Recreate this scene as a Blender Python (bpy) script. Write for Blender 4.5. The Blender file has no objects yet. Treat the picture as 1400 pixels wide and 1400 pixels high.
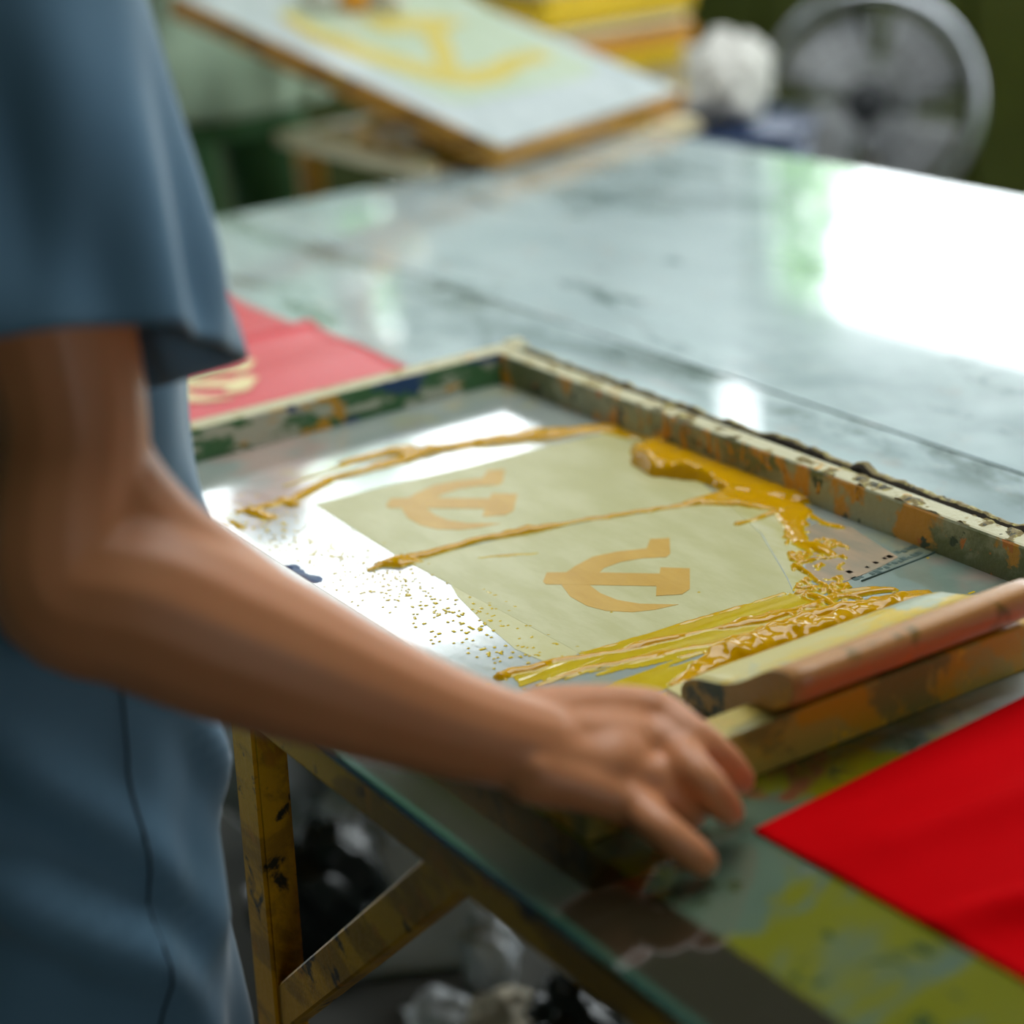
import bpy, bmesh, math, random
import numpy as np
from mathutils import Vector, Matrix

scene = bpy.context.scene
col = scene.collection
random.seed(7); rng = np.random.default_rng(7)
Vv = Vector

# ------------------------------------------------------------------ camera
FPX = 2812.0; PITCH = math.radians(20.41); YAW = math.radians(59.48); ROLL = math.radians(-4.85)
ZT = 0.80
CAM = np.array([0.0, 0.0, ZT + 0.62])
_Fh = np.array([-math.sin(YAW), math.cos(YAW), 0.0]); _R0 = np.cross(_Fh, [0, 0, 1.0])
_F = _Fh * math.cos(PITCH) + np.array([0, 0, -math.sin(PITCH)]); _U0 = np.cross(_R0, _F)
_R = _R0 * math.cos(ROLL) + _U0 * math.sin(ROLL); _U = _U0 * math.cos(ROLL) - _R0 * math.sin(ROLL)
def ray(x, y): return _F + _R * (x - 700) / FPX + _U * (700 - y) / FPX
def atz(x, y, z=ZT):
    d = ray(x, y); return CAM + d * ((z - CAM[2]) / d[2])
def aty(x, y, Y):
    d = ray(x, y); return CAM + d * ((Y - CAM[1]) / d[1])
def at(x, y, dep): return CAM + ray(x, y) * dep

cd = bpy.data.cameras.new('camera'); cam = bpy.data.objects.new('camera', cd); col.objects.link(cam)
cd.sensor_width = 36.0; cd.lens = FPX / 1400 * 36.0; cd.clip_start = 0.05
m = Matrix(((_R[0], _U[0], -_F[0], CAM[0]), (_R[1], _U[1], -_F[1], CAM[1]), (_R[2], _U[2], -_F[2], CAM[2]), (0, 0, 0, 1)))
cam.matrix_world = m
cd.dof.use_dof = True; cd.dof.focus_distance = 1.54; cd.dof.aperture_fstop = 2.35; cd.dof.aperture_blades = 0
scene.camera = cam

# ------------------------------------------------------------------ sky, exposure
w = bpy.data.worlds.new('overcast_sky'); scene.world = w; w.use_nodes = True
bg = w.node_tree.nodes['Background']; bg.inputs['Color'].default_value = (0.90, 0.97, 1.0, 1); bg.inputs['Strength'].default_value = 6.0
vs = scene.view_settings
vs.view_transform = 'Standard'; vs.look = 'None'; vs.gamma = 1.0; vs.use_curve_mapping = False; vs.exposure = 0.0
scene.cycles.max_bounces = 8; scene.cycles.caustics_reflective = False; scene.cycles.caustics_refractive = False
scene.cycles.sample_clamp_indirect = 6.0

XW, YW, ZC = -6.0, 4.0, 3.5          # left wall, back wall, ceiling
XR, YF = 2.6, -2.6                   # right wall, front wall
WIN_DOOR_BACK = [(-5.2, -3.1, 0.98, 1.97), (-5.52, -5.16, 2.22, 2.54), (-2.8, -1.5, 0.0, 2.2)]  # last one: unseen doorway, added to bring light under the table
WIN_DOOR_LEFT = [(2.95, 3.24, 1.55, 2.12), (2.2, 3.75, 2.32, 3.3), (-1.9, 0.3, 0.0, 2.2)]  # last one: unseen doorway, added to light the floor under the table
FILL_WIN_RIGHT = [(-.3, .9, 1.15, 2.0)]  # unseen opening behind the camera, added as fill
SKY_OPEN = (-3.1, -.55, 0.6, 2.9)  # unseen roof opening, added and widened to light arm and hand from above
def portal(name, loc, direction, sx, sy):
    l = bpy.data.lights.new(name, 'AREA'); l.shape = 'RECTANGLE'; l.size = sx; l.size_y = sy
    l.cycles.is_portal = True
    o = bpy.data.objects.new(name, l); col.objects.link(o); o.location = loc
    o.rotation_euler = Vv(direction).to_track_quat('-Z', 'Y').to_euler(); return o
for x0, x1, z0, z1 in WIN_DOOR_BACK: portal('window_or_fill_daylight', ((x0+x1)/2, YW + .02, (z0+z1)/2), (0, -1, 0), x1-x0, z1-z0)
for y0, y1, z0, z1 in WIN_DOOR_LEFT: portal('window_or_fill_daylight', (XW - .02, (y0+y1)/2, (z0+z1)/2), (1, 0, 0), y1-y0, z1-z0)
for y0, y1, z0, z1 in FILL_WIN_RIGHT: portal('window_or_fill_daylight', (XR + .02, (y0+y1)/2, (z0+z1)/2), (-1, 0, 0), y1-y0, z1-z0)
portal('added_skylight', ((SKY_OPEN[0]+SKY_OPEN[1])/2, (SKY_OPEN[2]+SKY_OPEN[3])/2, ZC + .02), (0, 0, -1), SKY_OPEN[1]-SKY_OPEN[0], SKY_OPEN[3]-SKY_OPEN[2])

# ------------------------------------------------------------------ materials
def srgb(r, g, b):
    f = lambda c: (c/255/12.92) if c/255 <= .04045 else ((c/255+.055)/1.055)**2.4
    return (f(r), f(g), f(b), 1)
class NT:
    def __init__(s, name):
        s.m = bpy.data.materials.new(name); s.m.use_nodes = True; s.t = s.m.node_tree; s.n = s.t.nodes; s.l = s.t.links
        s.b = s.n['Principled BSDF']; s.co = s.n.new('ShaderNodeTexCoord')
    def vec(s, scale=(1, 1, 1), kind='Object', rot=(0, 0, 0), loc=(0, 0, 0)):
        mp = s.n.new('ShaderNodeMapping'); mp.inputs['Scale'].default_value = scale; mp.inputs['Rotation'].default_value = rot
        mp.inputs['Location'].default_value = loc
        s.l.new(s.co.outputs[kind], mp.inputs[0]); return mp.outputs[0]
    def noise(s, scale, detail=4, rough=.55, v=None, dist=0.0):
        n = s.n.new('ShaderNodeTexNoise'); n.inputs['Scale'].default_value = scale; n.inputs['Detail'].default_value = detail
        n.inputs['Roughness'].default_value = rough; n.inputs['Distortion'].default_value = dist
        s.l.new(v if v is not None else s.vec(), n.inputs['Vector']); return n.outputs['Fac']
    def step(s, fac, lo, hi):
        r = s.n.new('ShaderNodeMapRange'); r.interpolation_type = 'SMOOTHSTEP'
        r.inputs['From Min'].default_value = lo; r.inputs['From Max'].default_value = hi
        s.l.new(fac, r.inputs['Value']); return r.outputs['Result']
    def mix(s, fac, a, b):
        x = s.n.new('ShaderNodeMix'); x.data_type = 'RGBA'
        s._set(x.inputs[0], fac); s._set(x.inputs[6], a); s._set(x.inputs[7], b); return x.outputs[2]
    def math(s, op, a, b=None, c=None):
        x = s.n.new('ShaderNodeMath'); x.operation = op
        s._set(x.inputs[0], a)
        if b is not None: s._set(x.inputs[1], b)
        if c is not None: s._set(x.inputs[2], c)
        return x.outputs[0]
    def sep(s, kind='Object'):
        x = s.n.new('ShaderNodeSeparateXYZ'); s.l.new(s.co.outputs[kind], x.inputs[0]); return x.outputs
    def attr(s, name):
        x = s.n.new('ShaderNodeAttribute'); x.attribute_name = name; return x.outputs['Fac']
    def _set(s, sock, v):
        if hasattr(v, 'is_linked') or isinstance(v, bpy.types.NodeSocket): s.l.new(v, sock)
        else: sock.default_value = v
    def set(s, **k):
        for a, v in k.items(): s._set(s.b.inputs[a.replace('_', ' ')], v)
        return s
    def bump(s, h, strength=.3, dist=.002):
        x = s.n.new('ShaderNodeBump'); x.inputs['Strength'].default_value = strength; x.inputs['Distance'].default_value = dist
        s.l.new(h, x.inputs['Height']); s.l.new(x.outputs[0], s.b.inputs['Normal']); return s
def plain(name, c, rough=.6, var=.25, scale=12, bump=.15, metal=0, **k):
    t = NT(name); n = t.noise(scale, 5)
    d = tuple(x*(1-var) for x in c[:3]) + (1,); l = tuple(min(1, x*(1+var)) for x in c[:3]) + (1,)
    t.set(Base_Color=t.mix(n, d, l), Roughness=rough, Metallic=metal, **k)
    if bump: t.bump(t.noise(scale*6, 4), bump, .002)
    return t.m
def splotchy(name, base, layers, rough=.5, bump=.5, bscale=180, **k):
    """base paint with layers (colour, noise scale, lo, hi, stretch, offset)"""
    t = NT(name); c = base
    for i, (lc, sc, lo, hi, st) in enumerate(layers):
        n = t.noise(sc, 6, .6, t.vec(st, loc=(i*3.1, i*1.7, i*.9)), .4)
        c = t.mix(t.step(n, lo, hi), c, lc)
    t.set(Base_Color=c, Roughness=rough, **k)
    if bump: t.bump(t.noise(bscale, 5, .6), bump, .0015)
    return t.m
def film(name, a, b, rough=.34):
    t = NT(name); n = t.noise(14, 6, .6, t.vec((1, 3, 1))); f = t.noise(420, 2)
    t.set(Base_Color=t.mix(t.step(n, .35, .7), a, b), Roughness=rough, Specular_IOR_Level=.35)
    t.bump(f, .12, .0006); return t.m
ONE = (1, 1, 1)
YEL = srgb(196, 140, 18); OCH = srgb(150, 105, 20); GRN = srgb(40, 88, 50); BLU = srgb(28, 66, 110); CRM = srgb(205, 198, 165); OLV = srgb(105, 105, 45); DRK = srgb(30, 32, 20)
M = {}
M['bar_wall'] = splotchy('painted_frame_wood', srgb(150, 150, 118), [(srgb(95, 100, 55), 9, .42, .55, (1, 1, 2)), (srgb(192, 132, 22), 16, .53, .58, ONE), (srgb(44, 60, 30), 30, .60, .64, ONE), (srgb(190, 110, 25), 45, .62, .66, ONE)], .45, .6)
M['bar_far'] = splotchy('painted_far_bar', srgb(178, 180, 160), [(srgb(60, 105, 62), 14, .47, .53, (3, 1, 3)), (BLU, 11, .57, .60, (3, 1, 2)), (YEL, 9, .56, .60, (3, 1, 2))], .45, .4)
M['bar_near'] = splotchy('painted_near_bar', srgb(168, 146, 62), [(srgb(188, 140, 24), 20, .45, .55, ONE), (srgb(122, 112, 52), 14, .54, .62, ONE), (srgb(205, 160, 30), 55, .62, .66, ONE)], .4, .5)
M['bar_top'] = splotchy('worn_cream_wood', srgb(190, 182, 145), [(srgb(150, 130, 70), 60, .55, .62, ONE), (YEL, 40, .64, .67, ONE)], .5, .6)
M['bar_glare'] = film('glossy_glare_bar', srgb(206, 212, 208), srgb(226, 230, 228), .15)  # white glare on the front bar top, put into its pale colour
M['crust'] = splotchy('dried_ink_crust', srgb(120, 100, 38), [(srgb(165, 150, 75), 90, .5, .58, ONE), (srgb(60, 55, 25), 70, .58, .64, ONE)], .55, .8, 300)
M['groove'] = plain('dark_groove', srgb(45, 34, 14), .8)
def ink_mat():
    t = NT('yellow_printing_ink'); h = t.attr('thick')
    thin = t.mix(t.noise(60, 5), srgb(180, 148, 6), srgb(200, 174, 44))
    c = t.mix(t.step(h, .0003, .0016), thin, t.mix(t.noise(40, 4), srgb(188, 136, 0), srgb(202, 150, 0)))
    t.set(Base_Color=c, Roughness=.08, Specular_IOR_Level=.32)
    return t.m
M['ink'] = ink_mat()
M['ink_dry'] = splotchy('half_dry_ink', srgb(190, 132, 14), [(srgb(150, 104, 24), 50, .5, .6, ONE)], .35, .4)
def mesh_mat():
    t = NT('coated_screen_mesh')
    n1 = t.noise(5, 5); n2 = t.noise(22, 5, .6)
    c = t.mix(n1, srgb(134, 142, 134), srgb(166, 172, 164))
    xyz = t.sep()
    # teal-grey mesh towards the near right corner
    g = t.math('ADD', t.math('MULTIPLY', xyz[0], 1.0), t.math('MULTIPLY', xyz[1], .9))
    g = t.math('ADD', g, t.math('MULTIPLY', n1, .10))
    c = t.mix(t.step(g, -.26, -.13), c, t.mix(n2, srgb(98, 118, 106), srgb(136, 150, 136)))
    # faint pink of the red cloth showing through, and yellow haze of old ink
    c = t.mix(t.math('MULTIPLY', t.step(t.noise(7, 3, .5, t.vec(loc=(4, 2, 0))), .56, .68), .5), c, srgb(190, 140, 125))
    c = t.mix(t.math('MULTIPLY', t.step(t.noise(9, 5, .6, t.vec(loc=(1, 7, 0))), .52, .66), .45), c, srgb(176, 166, 104))
    t.set(Base_Color=c, Roughness=t.math('MULTIPLY_ADD', n2, .14, .08), Specular_IOR_Level=.8, Coat_Weight=1.0, Coat_Roughness=.05)
    t.bump(t.noise(35, 5, .6, t.vec((1, 2.5, 1))), .10, .002); return t.m
M['mesh'] = mesh_mat()
M['panel'] = film('ink_filled_stencil', srgb(176, 170, 118), srgb(190, 184, 138))
M['emblem'] = film('emblem_stencil', srgb(186, 142, 46), srgb(196, 154, 64))
M['pink'] = film('pinkish_mesh_patch', srgb(140, 132, 112), srgb(172, 146, 118), .3)
M['darkink'] = plain('dark_teal_ink', srgb(50, 74, 66), .5)
M['blueink'] = plain('blue_ink', srgb(40, 66, 105), .35, .5, 60)
def table_mat():
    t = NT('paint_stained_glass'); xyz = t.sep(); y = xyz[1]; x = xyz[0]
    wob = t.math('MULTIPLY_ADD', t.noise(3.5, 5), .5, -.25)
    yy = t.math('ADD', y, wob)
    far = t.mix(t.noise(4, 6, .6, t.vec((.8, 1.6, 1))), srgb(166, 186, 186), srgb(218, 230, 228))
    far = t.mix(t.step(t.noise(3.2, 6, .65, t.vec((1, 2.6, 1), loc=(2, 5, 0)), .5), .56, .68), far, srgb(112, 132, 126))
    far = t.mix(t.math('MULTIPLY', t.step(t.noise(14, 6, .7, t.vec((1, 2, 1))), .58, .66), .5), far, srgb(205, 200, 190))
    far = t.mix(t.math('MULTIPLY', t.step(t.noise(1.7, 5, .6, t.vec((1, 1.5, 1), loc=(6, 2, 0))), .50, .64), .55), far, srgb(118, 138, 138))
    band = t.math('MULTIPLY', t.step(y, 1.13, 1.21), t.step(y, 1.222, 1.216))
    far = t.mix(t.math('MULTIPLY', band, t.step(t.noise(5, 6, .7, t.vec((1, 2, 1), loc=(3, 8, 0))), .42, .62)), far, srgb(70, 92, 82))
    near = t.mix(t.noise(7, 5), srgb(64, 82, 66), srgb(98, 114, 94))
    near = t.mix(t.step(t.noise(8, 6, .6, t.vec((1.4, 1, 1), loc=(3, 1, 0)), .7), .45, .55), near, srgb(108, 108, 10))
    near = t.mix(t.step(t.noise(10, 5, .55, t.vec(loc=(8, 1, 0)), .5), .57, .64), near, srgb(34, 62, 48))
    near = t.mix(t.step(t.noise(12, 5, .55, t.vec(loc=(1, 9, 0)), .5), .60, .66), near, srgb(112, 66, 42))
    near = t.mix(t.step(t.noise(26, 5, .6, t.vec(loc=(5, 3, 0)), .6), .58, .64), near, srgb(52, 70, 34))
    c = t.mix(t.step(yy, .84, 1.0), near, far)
    c = t.mix(t.step(t.math('ADD', y, t.math('MULTIPLY', t.noise(30, 4), .006)), .580, .574), c, srgb(40, 33, 20))  # rail top in contact shadow under clear glass, painted as dark brown
    c = t.mix(t.step(y, .520, .518), c, srgb(44, 78, 62))
    t.set(Base_Color=c, Roughness=t.math('MULTIPLY_ADD', t.noise(6, 6, .65), .22, .02), Specular_IOR_Level=.5, Coat_Weight=1.0, Coat_Roughness=.03)
    t.bump(t.noise(5, 2), .006, .01); return t.m
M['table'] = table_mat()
t = NT('green_glass_edge'); t.set(Base_Color=t.mix(t.noise(20), srgb(8, 48, 34), srgb(20, 72, 52)), Roughness=.12, Coat_Weight=.5); M['glass_edge'] = t.m
M['table_wood'] = splotchy('yellow_painted_timber', srgb(216, 158, 8), [(srgb(166, 120, 14), 7, .45, .6, (1, 3, 3)), (srgb(40, 34, 14), 24, .58, .66, ONE), (srgb(196, 130, 20), 18, .58, .66, ONE), (srgb(60, 84, 30), 13, .64, .7, ONE)], .45, .6, 120)
def cloth(name, a, b, rough=.7, sheen=.3, weave=900, spec=.3):
    t = NT(name); t.set(Base_Color=t.mix(t.noise(8, 4), a, b), Roughness=rough, Sheen_Weight=sheen, Sheen_Roughness=.4, Specular_IOR_Level=spec)
    t.bump(t.noise(weave, 2), .15, .0006); return t.m
M['red'] = cloth('red_flag_cloth', srgb(178, 0, 4), srgb(192, 0, 8), .8, 0, 900, .02)
M['red_pale'] = cloth('satin_red_cloth', srgb(200, 16, 32), srgb(214, 28, 44), .36, .25, 500, .5)
M['gold_print'] = plain('pale_gold_print', srgb(226, 206, 150), .4, .1)
M['shirt'] = cloth('blue_grey_shirt', srgb(82, 116, 142), srgb(100, 134, 156), .75, .3)
M['seam'] = plain('dark_seam_thread', srgb(48, 66, 78), .8)
M['trouser'] = cloth('dark_trouser', srgb(36, 42, 50), srgb(48, 54, 62))
M['green_shirt'] = cloth('sage_shirt', srgb(168, 196, 166), srgb(190, 214, 188))
M['green_trouser'] = cloth('green_trouser', srgb(64, 108, 66), srgb(76, 122, 76))
def skin_mat(name, a, b):
    t = NT(name); n = t.noise(18, 5)
    t.set(Base_Color=t.mix(n, a, b), Roughness=.45, Subsurface_Weight=.15, Specular_IOR_Level=.4)
    t.b.inputs['Subsurface Radius'].default_value = (.012, .005, .003)
    t.bump(t.noise(350, 3), .12, .0006); return t.m
M['skin'] = skin_mat('tan_skin', srgb(188, 120, 76), srgb(204, 138, 94))
M['hair'] = plain('black_hair', srgb(22, 18, 16), .4)
M['nail'] = plain('finger_nail', srgb(205, 160, 140), .3, .05)
M['shoe'] = plain('black_shoe', srgb(28, 28, 30), .4)
M['sq_wood'] = splotchy('inky_squeegee_wood', srgb(176, 122, 66), [(srgb(196, 168, 110), 14, .5, .62, (1, .3, 1)), (srgb(200, 120, 30), 30, .6, .68, ONE), (srgb(120, 90, 30), 22, .6, .68, ONE)], .38, .4, 200)
M['sq_end'] = splotchy('ink_caked_end', srgb(150, 108, 24), [(srgb(34, 38, 18), 26, .54, .60, ONE), (srgb(176, 130, 20), 40, .58, .64, ONE)], .35, .6, 200)
M['sq_face'] = splotchy('cream_squeegee_face', srgb(196, 182, 120), [(srgb(205, 170, 40), 18, .50, .60, (1, .4, 1)), (srgb(170, 175, 150), 12, .58, .66, ONE)], .3, .3, 200)
M['screen_film'] = film('white_screen_film', srgb(176, 184, 182), srgb(196, 202, 200), .3)
M['film_emblem'] = film('yellow_stencil', srgb(196, 176, 84), srgb(204, 186, 104), .4)
M['orange_wood'] = splotchy('orange_varnished_wood', srgb(190, 132, 36), [(srgb(120, 80, 18), 12, .48, .6, (1, 1, 3)), (srgb(196, 150, 40), 18, .58, .66, ONE)], .4, .3)
M['chrome'] = plain('brushed_steel', (.62, .64, .68, 1), .28, .1, 20, .02, 1.0)
M['blade'] = plain('grey_fan_blade', srgb(150, 150, 148), .35, .08)
M['fan_dark'] = plain('dark_fan_motor', srgb(38, 40, 42), .5)
M['white_cloth'] = cloth('white_rag', srgb(205, 200, 190), srgb(225, 222, 214))
M['blue_plastic'] = plain('dark_blue_plastic', srgb(16, 44, 84), .35)
M['yellow_sheet'] = plain('yellow_sheet', srgb(240, 200, 24), .5, .1, 6)
M['cream_sheet'] = plain('cream_sheet', srgb(226, 212, 170), .5, .1, 6)
M['orange_sheet'] = plain('orange_sheet', srgb(222, 150, 40), .5, .1, 6)
M['plastic_bag'] = plain('grey_plastic_bag', srgb(228, 234, 238), .3, .12, 9, .2)
M['dark_bag'] = plain('black_plastic_bag', srgb(30, 38, 36), .25, .4, 9, .2)
M['board_pale'] = plain('pale_board', srgb(205, 212, 208), .6, .12, 6)
M['rock'] = plain('cream_crumpled_paper', srgb(200, 190, 165), .7, .2, 8, .3)
M['floor'] = splotchy('stained_concrete', srgb(96, 96, 90), [(srgb(60, 62, 58), 2.5, .48, .62, ONE), (srgb(124, 122, 112), 9, .58, .7, ONE)], .75, .3, 60)
def wall_mat():
    t = NT('two_tone_painted_wall'); z = t.sep()[2]
    d = t.mix(t.noise(3, 5), srgb(52, 64, 20), srgb(74, 84, 28)); u = t.mix(t.noise(2, 5), srgb(196, 206, 206), srgb(216, 222, 220))
    t.set(Base_Color=t.mix(t.step(z, .99, 1.0), d, u), Roughness=.7); t.bump(t.noise(40, 4), .2, .003); return t.m
M['wall'] = wall_mat()
M['wall_dark'] = plain('dark_green_wall_paint', srgb(70, 84, 66), .8, .15, 3)
M['ceiling'] = plain('pale_ceiling_sheet', srgb(120, 126, 120), .8, .1, 3)
M['win_frame'] = plain('green_window_frame', srgb(60, 84, 60), .5)
M['rail'] = plain('olive_painted_rail', srgb(70, 82, 28), .6)
M['door'] = plain('dark_olive_board', srgb(72, 82, 18), .6)
M['leaf'] = plain('leaf_green', srgb(110, 165, 40), .5, .4, 3, 0)
M['bark'] = plain('bark', srgb(80, 66, 50), .9, .3, 20, .5)
M['grass'] = plain('grass_ground', srgb(96, 130, 60), .9, .3, 2, 0)

# ------------------------------------------------------------------ mesh helpers
def tag(o, label=None, cat=None, group=None, kind=None):
    if label: o['label'] = label
    if cat: o['category'] = cat
    if group: o['group'] = group
    if kind: o['kind'] = kind
    return o
def new_obj(name, me, mat=None, parent=None, smooth=False):
    o = bpy.data.objects.new(name, me); col.objects.link(o)
    if mat is not None and len(me.materials) == 0:
        for x in (mat if isinstance(mat, (list, tuple)) else [mat]): me.materials.append(M[x] if isinstance(x, str) else x)
    if smooth: me.polygons.foreach_set('use_smooth', [True]*len(me.polygons))
    if parent is not None:
        o.parent = parent; o.matrix_parent_inverse = parent.matrix_world.inverted()
    return o
def empty(name, loc=(0, 0, 0)):
    o = bpy.data.objects.new(name, None); col.objects.link(o); o.location = loc; o.empty_display_size = .05
    o.matrix_world = Matrix.Translation(loc); return o
def pyd(name, vs_, fs, mat=None, parent=None, smooth=False):
    me = bpy.data.meshes.new(name); me.from_pydata([tuple(map(float, v)) for v in vs_], [], fs); me.update()
    return new_obj(name, me, mat, parent, smooth)
def bm_obj(name, bm, mat=None, parent=None, smooth=False):
    me = bpy.data.meshes.new(name); bm.to_mesh(me); bm.free(); return new_obj(name, me, mat, parent, smooth)
def bm_box(bm, lo, hi, bev=0.0, mi=0):
    g = bmesh.ops.create_cube(bm, size=1.0); vs_ = g['verts']
    for v in vs_: v.co = Vv([lo[i] + (v.co[i]+.5)*(hi[i]-lo[i]) for i in range(3)])
    fs = list({f for v in vs_ for f in v.link_faces})
    for f in fs: f.material_index = mi
    if bev:
        es = list({e for v in vs_ for e in v.link_edges})
        bmesh.ops.bevel(bm, geom=es, offset=bev, segments=2, affect='EDGES', profile=.5)
def box(name, lo, hi, mat, parent=None, bev=.0):
    bm = bmesh.new(); bm_box(bm, lo, hi, bev); return bm_obj(name, bm, mat, parent)
def catmull(P, n):
    P = [np.array(p, float) for p in P]; P = [2*P[0]-P[1]] + P + [2*P[-1]-P[-2]]; out = []
    for i in range(1, len(P)-2):
        for k in range(n):
            t = k/n; a, b, c, d = P[i-1:i+3]
            out.append(.5*((2*b) + (-a+c)*t + (2*a-5*b+4*c-d)*t*t + (-a+3*b-3*c+d)*t**3))
    out.append(P[-2]); return out
def tube_geo(path, radii, seg=10, closed=False):
    """swept tube -> verts, faces"""
    P = [np.array(p, float) for p in path]; n = len(P); vs_, fs = [], []
    if np.isscalar(radii): radii = [radii]*n
    up = np.array([0, 0, 1.0]); prev = None
    for i in range(n):
        d = P[(i+1) % n]-P[i-1] if closed or 0 < i < n-1 else (P[1]-P[0] if i == 0 else P[-1]-P[-2])
        d = d/np.linalg.norm(d)
        if prev is None:
            a = np.cross(d, up);
            if np.linalg.norm(a) < 1e-3: a = np.cross(d, [1, 0, 0])
        else: a = prev - d*(prev@d)
        a = a/np.linalg.norm(a); prev = a; b = np.cross(d, a)
        for k in range(seg):
            t = 2*math.pi*k/seg; vs_.append(P[i] + radii[i]*(a*math.cos(t)+b*math.sin(t)))
    for i in range(n if closed else n-1):
        for k in range(seg):
            j = (i+1) % n; fs.append((i*seg+k, i*seg+(k+1) % seg, j*seg+(k+1) % seg, j*seg+k))
    if not closed: fs += [tuple(range(seg))[::-1], tuple(range((n-1)*seg, n*seg))]
    return vs_, fs
def tube(name, path, radii, mat, parent=None, seg=10, closed=False):
    v, f = tube_geo(path, radii, seg, closed); return pyd(name, v, f, mat, parent, True)
def prism(name, poly, a, b, mat, parent=None, axis='z', bev=0.0, smooth=False):
    """extrude polygon (list of 2D) from a to b along axis"""
    f3 = {'z': lambda p, h: (p[0], p[1], h), 'y': lambda p, h: (p[0], h, p[1]), 'x': lambda p, h: (h, p[0], p[1])}[axis]
    bm = bmesh.new(); lo = [bm.verts.new(f3(p, a)) for p in poly]; hi = [bm.verts.new(f3(p, b)) for p in poly]; n = len(poly)
    bm.faces.new(lo); bm.faces.new(hi)
    for i in range(n): bm.faces.new((lo[i], lo[(i+1) % n], hi[(i+1) % n], hi[i]))
    bmesh.ops.recalc_face_normals(bm, faces=bm.faces)
    if bev: bmesh.ops.bevel(bm, geom=[e for e in bm.edges], offset=bev, segments=1, affect='EDGES')
    return bm_obj(name, bm, mat, parent, smooth)
# numpy value noise
_lat = rng.random((256, 256))
def vnoise(x, y):
    xi = np.floor(x).astype(int); yi = np.floor(y).astype(int); fx = x-xi; fy = y-yi
    fx = fx*fx*(3-2*fx); fy = fy*fy*(3-2*fy)
    g = lambda a, b: _lat[a % 256, b % 256]
    return (g(xi, yi)*(1-fx)+g(xi+1, yi)*fx)*(1-fy) + (g(xi, yi+1)*(1-fx)+g(xi+1, yi+1)*fx)*fy
def fbm(x, y, o=4):
    s = 0; a = .5; t = 0
    for i in range(o): s = s + a*vnoise(x*2**i+17*i, y*2**i+9*i); t += a; a *= .5
    return s/t
def seg_dist(X, Y, pl):
    """distance to polyline + parameter 0..1"""
    best = np.full(X.shape, 1e9); par = np.zeros(X.shape); L = 0; tot = sum(np.hypot(*(np.array(pl[i+1])-pl[i])) for i in range(len(pl)-1))
    for i in range(len(pl)-1):
        a = np.array(pl[i]); b = np.array(pl[i+1]); d = b-a; l = np.hypot(*d)
        t = np.clip(((X-a[0])*d[0]+(Y-a[1])*d[1])/(l*l), 0, 1)
        q = np.hypot(X-a[0]-t*d[0], Y-a[1]-t*d[1]); k = q < best
        best[k] = q[k]; par[k] = (L+t[k]*l)/tot; L += l
    return best, par
def in_poly(X, Y, pl):
    r = np.zeros(X.shape, bool); n = len(pl); j = n-1
    for i in range(n):
        xi, yi = pl[i]; xj, yj = pl[j]
        c = ((yi > Y) != (yj > Y)) & (X < (xj-xi)*(Y-yi)/((yj-yi) or 1e-12)+xi); r ^= c; j = i
    return r
def poly_sd(X, Y, pl):
    d, _ = seg_dist(X, Y, list(pl)+[pl[0]]); return np.where(in_poly(X, Y, pl), d, -d)
def heightfield(name, X, Y, Hh, z0, mat, parent, eps=2e-5, skirt=True):
    ok = Hh > eps; q = ok[:-1, :-1] | ok[1:, :-1] | ok[1:, 1:] | ok[:-1, 1:]
    use = np.zeros(ok.shape, bool)
    for a, b in ((0, 0), (1, 0), (1, 1), (0, 1)): use[a:use.shape[0]-1+a, b:use.shape[1]-1+b] |= q
    idx = -np.ones(ok.shape, int); idx[use] = np.arange(use.sum())
    hh = np.where(ok, Hh, 0.0)[use]
    vs_ = np.stack([X[use], Y[use], z0+hh], 1)
    ii, jj = np.nonzero(q); fs = np.stack([idx[ii, jj], idx[ii+1, jj], idx[ii+1, jj+1], idx[ii, jj+1]], 1)
    me = bpy.data.meshes.new(name); me.from_pydata(vs_.tolist(), [], fs.tolist()); me.update()
    at_ = me.attributes.new('thick', 'FLOAT', 'POINT'); at_.data.foreach_set('value', hh.astype(np.float32))
    o = new_obj(name, me, mat, parent, True); return o

# ------------------------------------------------------------------ room
def wall_boxes(name, axis, pos, thick, a0, a1, z0, z1, holes, mat='wall'):
    cuts = sorted({a0, a1, *[h[0] for h in holes], *[h[1] for h in holes]}); zs = sorted({z0, z1, *[h[2] for h in holes], *[h[3] for h in holes]})
    bm = bmesh.new()
    for i in range(len(cuts)-1):
        for k in range(len(zs)-1):
            ca = (cuts[i]+cuts[i+1])/2; cz = (zs[k]+zs[k+1])/2
            if any(h[0] < ca < h[1] and h[2] < cz < h[3] for h in holes): continue
            if axis == 'y': bm_box(bm, (cuts[i], pos, zs[k]), (cuts[i+1], pos+thick, zs[k+1]))
            else: bm_box(bm, (pos, cuts[i], zs[k]), (pos+thick, cuts[i+1], zs[k+1]))
    return tag(bm_obj(name, bm, mat), kind='structure')
tag(box('floor', (XW, YF, -.08), (XR, YW, 0), 'floor'), kind='structure')
wall_boxes('wall_back', 'y', YW, .15, XW-.15, XR+.15, 0, ZC, WIN_DOOR_BACK)
wall_boxes('wall_front', 'y', YF-.15, .15, XW-.15, XR+.15, 0, ZC, [], 'wall_dark')
wall_boxes('wall_left', 'x', XW-.15, .15, YF, YW, 0, ZC, WIN_DOOR_LEFT)
wall_boxes('wall_right', 'x', XR, .15, YF, YW, 0, ZC, FILL_WIN_RIGHT, 'wall_dark')
bm = bmesh.new(); s0, s1, s2, s3 = SKY_OPEN
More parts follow.
